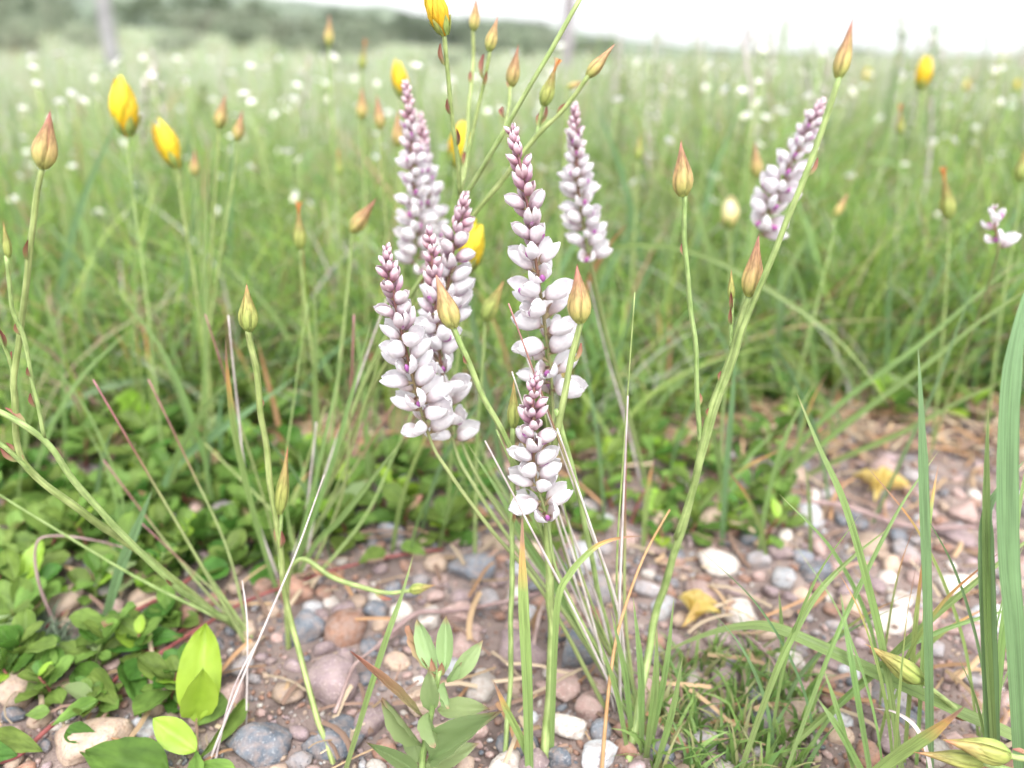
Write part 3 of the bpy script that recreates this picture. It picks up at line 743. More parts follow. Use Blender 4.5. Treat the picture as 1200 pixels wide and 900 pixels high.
KEEL = keel_mesh('keel_petal'); CALYX = calyx_mesh('flower')
def wingmx(side, op): return Matrix.Translation((side * 0.015, 0.06, 0.03)) @ Matrix.Rotation(-side * op, 4, 'Z') @ Matrix.Rotation(side * 0.35, 4, 'Y') @ Matrix.Scale(side, 4, (1, 0, 0))
BUDS = [joined_mesh('bud', [(mauve_wing, wingmx(1, 0.03 + .03 * k), 0), (mauve_wing, wingmx(-1, 0.05), 0), (KEEL, Matrix.Scale(0.92, 4), 1), (CALYX, Matrix.Identity(4), 2)], [M['petal_mauve'], M['petal_mauve'], M['calyx']]) for k in range(2)]
JOIN = {s: [joined_mesh('flower', [(WINGS[s][k], wingmx(1, 0.2 + .12 * k), 0), (WINGS[s][(k + 1) % 3], wingmx(-1, 0.22), 0), (KEEL, Matrix.Identity(4), 1), (CALYX, Matrix.Identity(4), 2)],
             [M['petal_white' if s == 'white' else 'petal_pale'], M['keel'], M['calyx']]) for k in range(3)] for s in ('white', 'pale')}
def milkwort(label, axis_px, stem_px, Ytop, Ybot, wpx, nfl, near=True, stage=(0.22, 0.45), base=None, srpx=5.0, seed=1, gaps=1.0):
    """axis_px: tip -> lowest flower; stem_px: onwards to the ground"""
    r = random.Random(seed)
    A = [at(px, py, Ytop + (Ybot - Ytop) * i / (len(axis_px) - 1)) for i, (px, py) in enumerate(axis_px)]
    full = axis_px + stem_px; b = base or gnd(*full[-1])
    S = []; m_ = len(stem_px)
    for i, (px, py) in enumerate(stem_px[:-1]):
        S.append(at(px, py, Ybot + (b.y - Ybot) * (i + 1) / m_))
    path = A + S + [Vector((b.x, b.y, -0.002))]
    org = Vector((b.x, b.y, 0))
    t = thing('milkwort_plant', label, 'flower', org, 'white milkwort spikes')
    sc = pxm(A[-1])
    tube('stem', list(reversed(path)), srpx * sc * 0.5, srpx * sc * 0.22, n=40, ns=8, mat=M['mstem'], parent=t, org=org)
    ax = spline(A, 60); cum = [0]
    for i in range(59): cum.append(cum[-1] + (ax[i + 1] - ax[i]).length)
    Ltot = cum[-1]
    for i in range(nfl):
        f = (i + 0.5) / nfl; s = f ** 1.38 * Ltot
        k = next(j for j in range(59) if cum[j + 1] >= s or j == 58); q = (s - cum[k]) / max(1e-9, cum[k + 1] - cum[k])
        P = ax[k].lerp(ax[k + 1], q); T = (ax[max(k - 1, 0)] - ax[min(k + 2, 59)]).normalized()
        phi = i * R(137.5) + r.uniform(-.45, .45)
        X = T.orthogonal().normalized(); Rd = (X * math.cos(phi) + T.cross(X) * math.sin(phi)).normalized()
        grow = min(1.0, 0.25 + 1.0 * f ** 1.05)
        ang = R(12 + 56 * f ** 0.8 + r.uniform(-14, 14)); ln = wpx * sc * grow * r.uniform(.9, 1.1)
        D = (T * math.cos(ang) + Rd * math.sin(ang)).normalized()
        up = (T - D * T.dot(D)).normalized(); up = Matrix.Rotation(r.uniform(-.35, .35), 3, D) @ up
        Xa = D.cross(up)
        mx = Matrix((Xa * r.uniform(.88, 1.12), D, up * r.uniform(.85, 1.12))).transposed().to_4x4() @ Matrix.Scale(ln, 4)
        mx.translation = P + D * ln * 0.12 + Rd * srpx * sc * 0.2 - org
        st = 'bud' if f < stage[0] else ('pale' if f < stage[1] else 'white')
        if st == 'bud':
            o = obj('bud', BUDS[r.randrange(2)], t); o.matrix_local = mx
        elif not near:
            o = obj('flower', JOIN[st][r.randrange(3)], t); o.matrix_local = mx
        else:
            o = obj('flower', CALYX, t); o.matrix_local = mx
            op = 0.05 if st == 'pale' else r.uniform(0.05, 0.26)
            for sd_ in (1, -1):
                w_ = obj('wing_petal', WINGS[st][r.randrange(3)], o); w_.matrix_local = wingmx(sd_, op * r.uniform(.8, 1.2)) @ Matrix.Scale(r.uniform(.93, 1.05), 4)
            kk = obj('keel_petal', KEEL, o); kk.matrix_local = Matrix.Translation((0, r.uniform(-.10, .06), r.uniform(-.03, .05))) @ Matrix.Scale(r.uniform(.75, 1.05), 4)
    return t
baseC = gnd(735, 835)
def near_base(dx, dy): return Vector((baseC.x + dx, baseC.y + dy, 0))
milkwort('white milkwort spike with mauve tip leaning left at the front of its cluster', [(453, 295), (462, 350), (478, 420), (503, 512)], [(528, 556), (575, 620), (640, 700), (735, 835)], 0.160, 0.163, 34, 40, True, (0.36, 0.56), near_base(-.004, 0), 6, 21)
milkwort('white milkwort spike squeezed between two others behind the tan flax bud', [(503, 272), (508, 330), (516, 420), (532, 520)], [(556, 570), (610, 650), (670, 730), (740, 835)], 0.176, 0.176, 33, 40, True, (0.38, 0.56), near_base(0, .004), 6, 22)
milkwort('white milkwort spike rising in front of a yellow flower', [(544, 233), (534, 280), (526, 330), (521, 395)], [(530, 480), (560, 560), (630, 660), (745, 830)], 0.186, 0.186, 32, 34, True, (0.42, 0.62), near_base(.003, .008), 5, 23)
milkwort('tallest white milkwort spike standing in the middle with sparse lower flowers', [(601, 156), (613, 210), (624, 280), (637, 370), (648, 470)], [(646, 540), (660, 640), (700, 740), (742, 832)], 0.170, 0.170, 39, 46, True, (0.34, 0.54), near_base(.006, .002), 6, 24)
milkwort('short white milkwort spike set lowest in front of the others', [(626, 445), (624, 500), (628, 560), (641, 608)], [(652, 668), (680, 735), (742, 838)], 0.150, 0.150, 33, 34, True, (0.46, 0.62), near_base(.002, -.004), 5, 25)
milkwort('pale milkwort spike behind the cluster with the taller of two tips', [(476, 100), (482, 170), (486, 240), (489, 318)], [(500, 400), (560, 560), (640, 640)], 0.235, 0.235, 24, 50, False, (0.32, 0.50), None, 4, 26)
milkwort('pale milkwort spike behind the cluster with the shorter of two tips', [(493, 138), (497, 200), (502, 250), (506, 290)], [(520, 400), (580, 560), (650, 640)], 0.25, 0.25, 22, 38, False, (0.36, 0.52), None, 4, 27)
milkwort('white milkwort spike on a grey stem right of the tallest one', [(674, 126), (675, 180), (680, 240), (692, 306)], [(708, 380), (735, 480), (765, 590)], 0.222, 0.225, 24, 48, False, (0.30, 0.46), None, 6, 28)
milkwort('white milkwort spike slanting behind the long right-hand flax stem', [(962, 122), (938, 170), (912, 222), (888, 278)], [(872, 350), (850, 450), (842, 610)], 0.235, 0.238, 27, 40, False, (0.20, 0.38), None, 4, 29)
milkwort('small milkwort with a few white flowers among the right-hand grass', [(1165, 246), (1166, 262), (1168, 280), (1169, 298)], [(1150, 360), (1120, 440), (1080, 560)], 0.23, 0.23, 24, 6, False, (0.0, 0.15), None, 4, 30)

# ------------------------------------------------------------------ yellow flax
def bud_core(name, mat, n=14):
    prof = [(0.0, 0.10), (0.06, 0.15), (0.16, 0.22), (0.28, 0.25), (0.40, 0.235), (0.52, 0.19), (0.64, 0.14), (0.76, 0.095), (0.88, 0.055), (1.0, 0.012)]
    V = []; Fc = []
    for z, r in prof:
        for j in range(n):
            a = 2 * math.pi * j / n + 0.5 * z; rr = r * 0.90 * (1 + 0.05 * math.cos(5 * a))
            V.append((rr * math.cos(a), rr * math.sin(a), z))
    for i in range(len(prof) - 1):
        for j in range(n): k = (j + 1) % n; Fc.append((i * n + j, i * n + k, (i + 1) * n + k, (i + 1) * n + j))
    Fc.append(tuple(reversed(range(n)))); Fc.append(tuple((len(prof) - 1) * n + j for j in range(n)))
    return mesh_from(name, V, Fc, True, None, [mat])
def shell_mesh(name, mat, prof, span, twist=0.0, lift=0.0, keel=0.12, seed=0, nj=6, tipw=0.02):
    """one sepal or petal wrapped around the Z axis; prof: (z, radius, width factor)"""
    V = []; Fc = []
    for layer in (0, 1):
        for z, r, wf in prof:
            for j in range(nj + 1):
                v = j / nj * 2 - 1; a = v * span * wf + twist * z
                rr = (r + lift + keel * r * math.exp(-(v / 0.25) ** 2)) * (1 - 0.035 * layer) + 0.01 * noise.noise(Vector((v * 2, z * 3, seed)))
                V.append((rr * math.cos(a), rr * math.sin(a), z))
    n = nj + 1; off = len(prof) * n
    for i in range(len(prof) - 1):
        for j in range(nj):
            a = i * n + j; Fc.append((a, a + 1, a + n + 1, a + n)); Fc.append((off + a, off + a + n, off + a + n + 1, off + a + 1))
        a = i * n; Fc.append((a, a + n, off + a + n, off + a)); a += nj; Fc.append((a, off + a, off + a + n, a + n))
    return mesh_from(name, V, Fc, True, None, [mat])
SEP = [(0.0, 0.10, .6), (0.06, 0.155, .9), (0.16, 0.225, 1), (0.28, 0.255, .98), (0.40, 0.24, .85), (0.52, 0.20, .72), (0.66, 0.145, .6), (0.80, 0.092, .5), (0.92, 0.05, .4), (1.03, 0.02, .2)]
CORE = bud_core('bud', M['bud']); CORE_G = bud_core('bud', M['bud_green'])
SEPAL = shell_mesh('sepal', M['sepal'], SEP, 0.72, 0.2, 0.006); SEPAL_G = shell_mesh('sepal', M['sepal_green'], SEP, 0.72, 0.2, 0.006)
PET = [(0.0, 0.06, .4), (0.12, 0.15, .75), (0.3, 0.24, 1), (0.5, 0.285, 1.05), (0.7, 0.25, 1.05), (0.85, 0.19, .9), (0.95, 0.13, .7), (1.03, 0.08, .35)]
PETAL = {k: [shell_mesh('petal', M[m_], PET, 0.78, 1.7, 0.012 * i, 0.05, i) for i in range(3)] for k, m_ in (('yellow', 'yellow'), ('cream', 'cream'))}
SSH = [(0.0, 0.07, .6), (0.1, 0.15, .9), (0.18, 0.20, .8), (0.26, 0.235, .5), (0.33, 0.26, .2), (0.37, 0.27, .05)]
SSEP = shell_mesh('sepal', M['sepal_green'], SSH, 0.6, 0.2, 0.03)
WITH = [(0.0, 0.05, .5), (0.3, 0.10, .8), (0.6, 0.13, .6), (0.85, 0.22, .5), (1.0, 0.34, .25)]
WITHER = shell_mesh('petal', M['orange'], WITH, 0.9, 1.2, 0.0, 0.1, 4)
BR = leaf_mesh('bract', M['bract'], 'lance', 0.25, 0.05, 4, 6)
def axis_matrix(P0, P1, spin, wide=1.0):
    wide *= 0.80
    z = P1 - P0; ln = z.length; z = z / ln; x = z.orthogonal().normalized(); x = Matrix.Rotation(spin, 3, z) @ x; y = z.cross(x)
    m = Matrix((x * ln * wide, y * ln * wide, z * ln)).transposed().to_4x4(); m.translation = P0; return m
def flax(label, stems, heads, group='yellow flax plants', base_name='flax_plant', root=None, bracts=True, seed=1, stem_mat=None, near=True):
    """stems: (list of (px,py,Y) tip -> base, last may be 'g' = ground), radius px top, radius px base
       heads: (kind, tip px, base px, Y, wide)"""
    r = random.Random(seed)
    paths = []
    for pts, w1, w0 in stems:
        pp = []
        for q in pts:
            pp.append(gnd(q[0], q[1]) if q[2] == 'g' else at(q[0], q[1], q[2]))
        if pts[-1][2] == 'g': pp[-1].z = -0.002
        paths.append((pp, w1, w0))
    org = root or paths[0][0][-1].copy(); org = Vector((org.x, org.y, 0))
    t = thing(base_name, label, 'flower', org, group)
    for pp, w1, w0 in paths:
        s1, s0 = pxm(pp[0]), pxm(pp[-1])
        tube('stem', list(reversed(pp)), w0 * s0 * .43, w1 * s1 * .43, ns=8, mat=stem_mat or M['stem'], parent=t, ridges=0.05, wob=0.0006 if near else 0, org=org)
        if bracts:
            L = spline(pp, 40)
            for k in range(r.randrange(2, 4)):
                i = r.randrange(4, 36); T = (L[i - 1] - L[i + 1]).normalized(); sd = T.orthogonal().normalized()
                sd = Matrix.Rotation(r.uniform(0, 6.3), 3, T) @ sd
                p0 = L[i] + sd * (w1 * s1 * 0.3); p1 = p0 + (T * 0.93 + sd * 0.22).normalized() * s1 * r.uniform(14, 30)
                o = obj('bract', BR, t); o.matrix_local = Matrix.Translation(-org) @ frame_between(p0, p1, s1 * 5, sd)
    for kind, tp, bp, Y, wide in heads:
        P1, P0 = at(tp[0], tp[1], Y), at(bp[0], bp[1], Y)
        mx = Matrix.Translation(-org) @ axis_matrix(P0, P1, r.uniform(0, 6.3), wide)
        if kind in ('bud', 'budg'):
            o = obj('bud', CORE if kind == 'bud' else CORE_G, t); o.matrix_local = mx
            for k in range(5):
                s_ = obj('sepal', SEPAL if kind == 'bud' else SEPAL_G, o)
                s_.matrix_local = Matrix.Rotation(k * 2 * math.pi / 5 + r.uniform(-.1, .1), 4, 'Z') @ Matrix.Rotation(r.uniform(-.05, -.01), 4, 'Y') @ Matrix.Scale(r.uniform(.92, 1.04), 4)
        elif kind in ('yellow', 'cream'):
            o = obj('flower', CORE_G, t); o.matrix_local = mx @ Matrix.Scale(0.8, 4)
            for k in range(5):
                s_ = obj('petal', PETAL[kind][r.randrange(3)], o); s_.matrix_local = Matrix.Scale(1.25, 4) @ Matrix.Rotation(k * 2 * math.pi / 5 + r.uniform(-.15, .15), 4, 'Z') @ Matrix.Rotation(r.uniform(-.05, .05), 4, 'Y') @ Matrix.Scale(r.uniform(.85, 1.03), 4)
            for k in range(5):
                s_ = obj('sepal', SSEP, o); s_.matrix_local = Matrix.Scale(1.25, 4) @ Matrix.Rotation(k * 2 * math.pi / 5 + .5, 4, 'Z')
        elif kind == 'wither':
            o = obj('bud', CORE_G, t); o.matrix_local = mx @ Matrix.Scale(0.78, 4)
            for k in range(5):
                s_ = obj('petal', WITHER, o); s_.matrix_local = Matrix.Translation((0, 0, 0.85)) @ Matrix.Scale(0.42, 4) @ Matrix.Rotation(k * 2 * math.pi / 5, 4, 'Z') @ Matrix.Rotation(r.uniform(-.3, .3), 4, 'Y')
            for k in range(5):
                s_ = obj('sepal', SEPAL_G, o); s_.matrix_local = Matrix.Rotation(k * 2 * math.pi / 5, 4, 'Z')
    return t

# left branching plant
flax('branching flax plant with a large reddish bud, stems leaning to the gravel', [
    ([(52, 196, .150), (44, 240, .150), (35, 300, .150), (18, 427, .150), (17, 465, .150), (22, 527, .151), (40, 556, .152), (93, 597, .155), (165, 648, .165), (230, 700, .172), (286, 738, 'g')], 8, 9),
    ([(8, 300, .146), (14, 360, .147), (25, 390, .148), (37, 443, .149), (52, 515, .150)], 6, 6),
    ([(-30, 470, .147), (10, 487, .148), (53, 517, .150), (80, 557, .152), (120, 600, .156), (200, 683, .165), (262, 724, .178), (290, 742, 'g')], 8, 8),
    ([(-25, 400, .150), (-5, 380, .149), (0, 395, .149), (14, 430, .150), (17, 460, .150)], 5, 6),
    ([(-40, 505, .148), (0, 520, .149), (40, 556, .152)], 6, 7),
], [('bud', (58, 132), (50, 197), .150, 1.0), ('budg', (4, 262), (10, 302), .146, .55)], seed=3)
flax('single flax stem with a slim greenish bud standing left of the milkworts', [
    ([(291, 386, .160), (296, 420, .160), (305, 480, .160), (318, 580, .160), (328, 650, .160), (345, 745, .158), (392, 900, 'g')], 9, 8),
    ([(329, 600, .160), (326, 640, .160), (328, 665, .160)], 5, 5),
], [('budg', (289, 334), (292, 388), .160, .95), ('budg', (337, 526), (328, 602), .160, .45)], seed=4)
flax('flax with tan pointed buds rising through the middle of the milkworts', [
    ([(680, 374, .152), (668, 430, .152), (656, 490, .152), (648, 545, .154), (643, 620, .155), (645, 700, .152), (648, 750, .150), (636, 905, 'g')], 8, 12),
    ([(531, 382, .150), (545, 415, .150), (565, 460, .151), (603, 535, .153), (630, 600, .156), (644, 650, .155)], 8, 7),
    ([(652, 480, .152), (668, 540, .155), (690, 640, .160), (715, 750, .166), (742, 845, .172), (748, 875, 'g')], 8, 8),
], [('bud', (676, 312), (680, 378), .152, 1.0), ('bud', (511, 322), (532, 384), .150, .98)], seed=5)
flax('thin upright stem with a narrow yellow-green bud beside the lowest spike', [
    ([(602, 500, .157), (601, 560, .157), (600, 640, .155), (600, 720, .152), (597, 800, .148), (590, 905, 'g')], 7, 7),
], [('budg', (602, 447), (602, 502), .157, .6)], seed=6)
flax('tall leaning flax clump with reddish buds right of the milkworts', [
    ([(878, 345, .155), (862, 400, .155), (832, 490, .156), (815, 560, .157), (796, 630, .160), (765, 740, .160), (735, 905, 'g')], 9, 11),
    ([(983, 90, .150), (962, 160, .150), (944, 208, .150), (905, 300, .151), (876, 372, .153), (846, 460, .155), (815, 560, .157), (792, 630, .160)], 8, 8),
    ([(800, 228, .154), (803, 280, .154), (811, 380, .155), (820, 478, .156), (822, 520, .157)], 6, 7),
    ([(857, 350, .156), (857, 375, .156), (856, 408, .156)], 6, 6),
], [('bud', (889, 277), (878, 347), .155, .85), ('bud', (999, 24), (982, 92), .150, .75), ('bud', (798, 167), (800, 230), .154, .95), ('budg', (857, 317), (857, 352), .156, .6)], seed=7)
flax('tall flax with a yellow flower and many buds reaching above the milkworts', [
    ([(690, 88, .20), (660, 130, .20), (630, 158, .20), (597, 200, .20), (550, 260, .202), (500, 340, .21), (440, 450, .225), (380, 580, .24), (345, 660, 'g')], 6, 6),
    ([(682, -4, .19), (633, 80, .19), (597, 143, .192), (570, 187, .195), (547, 227, .20), (505, 310, .208), (430, 440, .222), (350, 650, 'g')], 6, 6),
    ([(520, 38, .19), (525, 95, .192), (533, 160, .195), (540, 228, .20)], 6, 6),
    ([(574, 58, .21), (563, 115, .21), (550, 175, .21), (538, 232, .205)], 5, 5),
    ([(555, 34, .23), (553, 80, .23), (548, 150, .22), (540, 220, .205)], 5, 5),
    ([(599, 100, .215), (596, 120, .21), (592, 150, .195)], 5, 5),
    ([(638, 122, .205), (632, 145, .205), (629, 160, .202)], 5, 5),
], [('yellow', (503, -16), (522, 42), .19, 1.0), ('bud', (583, 20), (573, 60), .21, .9), ('bud', (558, -2), (555, 36), .23, .9), ('bud', (607, 55), (599, 102), .215, .85),
    ('bud', (720, 52), (688, 90), .20, .8), ('wither', (654, 68), (637, 124), .205, .9)], seed=8)
# blurred flax stems behind; each (label, kind, tip, base, Y, stem foot px, wide)
back = [
    ('closed yellow flax flower, the taller of two behind the big left bud', 'yellow', (140, 92), (150, 160), .27, (170, 460), 1.05),
    ('closed yellow flax flower, the lower tilted one behind the big left bud', 'yellow', (183, 142), (209, 197), .28, (238, 450), 1.0),
    ('closed yellow flax flower just above the rear milkwort tips', 'yellow', (466, 68), (472, 116), .30, (455, 440), 1.0),
    ('closed yellow flax flower behind the tall branching stems', 'yellow', (543, 140), (533, 196), .30, (520, 440), .95),
    ('bright yellow flax flower tucked behind the milkwort cluster', 'yellow', (562, 258), (545, 320), .23, (520, 560), 1.05),
    ('cream coloured round flax flower left of the slanting spike', 'cream', (855, 230), (855, 268), .33, (850, 440), 1.2),
    ('closed yellow flax flower standing against the skyline', 'yellow', (1087, 66), (1078, 106), .42, (1066, 412), 1.0),
    ('flax pod with withered orange petals in the right-hand grass', 'wither', (1105, 196), (1112, 256), .29, (1118, 440), .8),
    ('flax pod with withered orange petals in the left-hand grass', 'wither', (349, 236), (352, 292), .25, (374, 500), .8),
    ('brown flax bud right of the two closed yellow flowers, the left of a pair', 'bud', (264, 112), (256, 150), .29, (226, 450), .9),
    ('brown flax bud right of the two closed yellow flowers, the right of a pair', 'bud', (284, 130), (277, 165), .28, (205, 450), .9),
    ('tan flax bud on a bent stem left of the milkwort cluster', 'bud', (440, 234), (412, 272), .24, (372, 600), .85),
    ('tan flax bud right of the bright yellow flower', 'budg', (590, 330), (568, 376), .215, (555, 640), .9),
    ('small tan flax bud high in the far left grass', 'bud', (386, 18), (385, 54), .36, (392, 420), .8),
    ('small brown flax bud left of the rear milkwort tips', 'bud', (442, 112), (446, 152), .30, (452, 440), .8),
    ('small orange-tan flax bud beside the rear milkwort stem', 'bud', (466, 132), (466, 172), .28, (462, 450), .85),
    ('faint orange flax bud in the left-hand grass', 'wither', (428, 46), (424, 82), .38, (424, 420), .8),
    ('faint tan flax bud above the left-hand grass', 'bud', (424, 104), (424, 140), .33, (420, 430), .9),
    ('tan flax bud in the grass left of the slanting spike', 'bud', (884, 168), (888, 208), .32, (880, 430), .85),
    ('tan flax bud drooping in the grass right of the slanting spike', 'bud', (994, 226), (978, 254), .30, (930, 430), .8),
    ('orange flax bud just below the skyline yellow flower', 'wither', (1055, 122), (1055, 158), .38, (1060, 420), .8),
    ('small yellow flax flower far off near the skyline', 'yellow', (1018, 78), (1015, 98), .75, (1012, 260), 1.0),
    ('tiny yellow flax flower far off at the right', 'yellow', (1134, 92), (1131, 108), .85, (1130, 240), 1.0),
    ('tiny yellow flax flower beyond the right-hand grass tips', 'yellow', (1193, 92), (1190, 108), .8, (1188, 250), 1.0),
    ('small green flax pod at the right edge of the grass', 'budg', (1200, 176), (1196, 212), .30, (1180, 440), 1.0),
    ('yellowish flax pod in the grass right of the grey-stemmed spike', 'budg', (750, 158), (748, 188), .34, (742, 430), .8),
    ('small brown flax bud above the grey-stemmed spike', 'bud', (690, 96), (664, 102), .30, (640, 430), .7),
    ('orange-tipped flax pod in the grass between pale stems', 'wither', (396, 176), (398, 206), .36, (404, 430), .8),
    ('tan bud far off beside the left yellow flower pair', 'bud', (228, 176), (228, 206), .33, (236, 440), .9),
    ('plump tan bud half hidden behind the rear spikes', 'bud', (520, 300), (524, 336), .27, (522, 520), .8),
]
for i, (lab, kind, tp, bp, Y, foot, wide) in enumerate(back):
    g = gnd(*foot) if foot[1] > 400 else at(foot[0], foot[1], Y * 1.02)
    Yb = Y if foot[1] > 400 else Y * 1.02
    B = at(bp[0], bp[1], Y)
    # the foot stands on the ground below, at about the depth of the head
    gx = at(foot[0], foot[1], Y).x; ft = Vector((gx, Y * 1.01, 0)); fp = project(ft)
    mid = ((bp[0] * .55 + fp[0] * .45) + rng.uniform(-6, 6), bp[1] * .5 + fp[1] * .5)
    flax(lab, [([(bp[0], bp[1] - 1, Y), (bp[0] * .85 + mid[0] * .15, bp[1] * .75 + mid[1] * .25, Y), (mid[0], mid[1], Y), (fp[0], fp[1], 'g')], 3.6 * .2 / Y + .6, 4.4 * .2 / Y + .6)],
         [(kind, tp, bp, Y, wide)], group='flax heads in the grass', seed=40 + i, bracts=False, near=False)
# the lone bud hanging over the gravel and the buds in the lower right corner
flax('lone pale green flax bud on a stem stretched sideways over the gravel', [
    ([(482, 692, .165), (452, 694, .166), (420, 687, .168), (385, 674, .170), (352, 655, .172), (335, 690, .175), (338, 760, 'g')], 6, 7)], [('budg', (509, 686), (480, 692), .165, 1.0)], seed=90)
flax('green flax bud with long tip on a stem slanting in from the right', [
    ([(1078, 796, .135), (1105, 818, .135), (1140, 842, .135), (1200, 866, .134), (1290, 915, .128), (1340, 990, 'g')], 7, 8)], [('budg', (1018, 757), (1080, 798), .135, .7)], seed=91)
flax('pair of plump green flax buds lying low at the lower right', [
    ([(1180, 884, .115), (1230, 900, .115), (1300, 960, .112), (1330, 1040, 'g')], 9, 9), ([(1150, 892, .117), (1190, 905, .116), (1240, 925, .115), (1300, 965, .112)], 9, 9)],
    [('budg', (1108, 868), (1182, 886), .115, .85), ('budg', (1074, 882), (1152, 894), .117, .6)], seed=92)

# ------------------------------------------------------------------ foreground grass blades and straws
def grass(label, pts, wpx, mat='blade', Y0=None, Ytip=None, fold=0.25, roll=0.0, group=None, facing=None, name='grass_blade', cat='grass', tube_=False, tipfrac=0.35):
    """pts: tip -> base pixels; base on the ground (or given depth Y0)"""
    base = gnd(*pts[-1]) if Y0 is None else at(pts[-1][0], pts[-1][1], Y0)
    Yb = base.y; Yt = Ytip if Ytip is not None else Yb
    n = len(pts); P = []
    for i, (px, py) in enumerate(pts):
        s = i / (n - 1)
        P.append(at(px, py, Yt + (Yb - Yt) * s) if i < n - 1 else base.copy())
    if Y0 is not None and P[-1].z > 0.004:      # carry on down to the soil outside the picture
        d = (P[-1] - P[-2]).normalized(); P.append(Vector((P[-1].x + d.x * 0.01, P[-1].y - 0.004, max(P[-1].z * .4, 0)))); P.append(Vector((P[-1].x + d.x * .004, P[-1].y, -0.002)))
    else: P[-1].z = -0.002
    org = Vector((P[-1].x, P[-1].y, 0)); wd = wpx * pxm(P[len(P) // 2])
    Pl = [q - org for q in reversed(P)]
    if tube_:
        V, Fc, UV = tube_data(spline(Pl, 26), [wd * .5 * (1 - .55 * i / 25) * (1 + .15 * noise.noise(Vector((i * .7, wpx, pts[0][0])))) for i in range(26)], 6)
        me = mesh_from(name, V, Fc, True, UV, [M[mat]])
    else:
        me = blade_mesh(name, Pl, wd, M[mat], fold, facing=facing, roll=roll, tipfrac=tipfrac)
    o = obj(name, me); o.location = org
    return tag(o, label, cat, group)
grass('broad smooth blue-green grass blade curving at the right edge', [(1218, 300), (1197, 370), (1184, 450), (1180, 560), (1182, 660), (1190, 760), (1204, 980)], 27, 'blade_blue', None, .140, .12, tipfrac=.3)
grass('narrow brown-tipped grass blade in front of the broad one', [(1158, 478), (1156, 540), (1155, 640), (1158, 760), (1172, 960)], 10, 'blade', None, .138)
grass('wide upright blue-green blade beside the broad curving one', [(1200, 540), (1160, 590), (1155, 640), (1158, 740), (1162, 860), (1166, 960)], 20, 'blade_blue', None, .136, .15)
grass('narrow green blade leaning right across the wide upright blade', [(1208, 520), (1193, 600), (1180, 700), (1170, 790), (1162, 930)], 10, 'blade', None, .139)
grass('straight upright grass blade with a pointed tip', [(1076, 408), (1080, 500), (1083, 600), (1087, 733), (1092, 930)], 13, 'blade_blue', None, .142, .2)
grass('arching grass blade with a brown tip bowing to the right', [(1045, 616), (1000, 652), (960, 692), (930, 742), (902, 805), (860, 920)], 9, 'blade', None, .150)
grass('pale-edged grass blade leaning left from the crossing stems', [(934, 461), (958, 520), (990, 592), (1018, 690), (1038, 780), (1062, 920)], 9, 'blade', None, .150)
grass('long thin grass blade crossing behind the arching one', [(1100, 528), (1053, 597), (1007, 687), (970, 770), (912, 925)], 6, 'blade', None, .158)
grass('short tan-tipped blade beside the straight upright blade', [(1100, 543), (1094, 575), (1088, 620), (1084, 720), (1075, 900)], 6, 'blade_tip', None, .155)
grass('wide flat grass blade bowed over the stones toward the right', [(766, 770), (815, 748), (860, 735), (905, 735), (960, 757), (1030, 790), (1120, 832), (1215, 880), (1290, 960)], 17, 'blade', None, .165, .1, facing=Vector((0, -.4, 1)))
grass('thin straight green blade standing among the crossing blades', [(985, 694), (992, 740), (1002, 800), (1026, 925)], 7, 'blade', None, .150)
grass('yellowish thin blade beside the straight upright one', [(1087, 610), (1076, 700), (1070, 760), (1060, 900)], 6, 'blade_tip', None, .146)
grass('long dark green stem slanting up to the right edge', [(1230, 612), (1180, 652), (1093, 723), (1013, 798), (940, 862), (890, 905)], 10, 'blade', None, .150)
grass('thin green stem bowing to the right below the slanting one', [(1230, 705), (1170, 718), (1100, 740), (1040, 772), (980, 830), (930, 900)], 7, 'blade', None, .152)
grass('stout brown-tipped grass blade poking up at the lower right', [(1132, 826), (1090, 858), (1030, 900), (960, 960)], 21, 'blade_tip', None, .112)
grass('short thin blade rising beside the mossy tuft', [(965, 783), (982, 835), (1010, 925)], 6, 'blade', None, .140)
grass('short grass blade leaning left beside the thin straight one', [(958, 818), (985, 858), (1030, 930)], 8, 'blade', None, .138)
grass('curled pale thin blade near the green bud', [(1025, 830), (1050, 835), (1075, 855), (1090, 900), (1095, 960)], 5, 'straw_grey', None, .132)
grass('long grass stem slanting right behind the blades, lower of two', [(1215, 332), (1150, 375), (1087, 425), (987, 500), (927, 552), (890, 590)], 8, 'blade', None, .235)
grass('long grass stem slanting right behind the blades, upper of two', [(1200, 300), (1140, 350), (1075, 405), (985, 472), (925, 533), (880, 580)], 7, 'blade', None, .245)
grass('pale green grass stem leaning right above the fallen petals', [(1150, 310), (1120, 390), (1093, 460), (1060, 530), (1020, 615)], 5, 'blade_blue', None, .23)
grass('pale stem lying low across the stones by the fallen petals', [(1180, 445), (1120, 472), (1060, 505), (990, 535), (930, 560)], 7, 'blade', None, .26)
grass('drooping brown-tipped grass stem right of the leaning flax', [(1042, 474), (1010, 430), (973, 390), (905, 342), (830, 302), (770, 288), (715, 296), (690, 360), (690, 470)], 6, 'blade', None, .24)
grass('orange dry blade below the grey-stemmed spike', [(735, 262), (712, 290), (690, 330), (672, 400), (665, 500)], 7, 'straw_tan', None, .25)
grass('tan curved straw left of the leaning flax clump', [(785, 597), (758, 645), (738, 695), (722, 750), (712, 820), (704, 915)], 5, 'straw_tan', None, .160, tube_=True)
grass('upright leaf blade turning orange and brown at its tip', [(612, 600), (612, 660), (614, 720), (618, 800), (621, 920)], 13, 'blade_tip', None, .142)
grass('slender green stem leaning right over the gravel', [(485, 648), (470, 700), (452, 750), (430, 820), (398, 915)], 7, 'blade', None, .150)
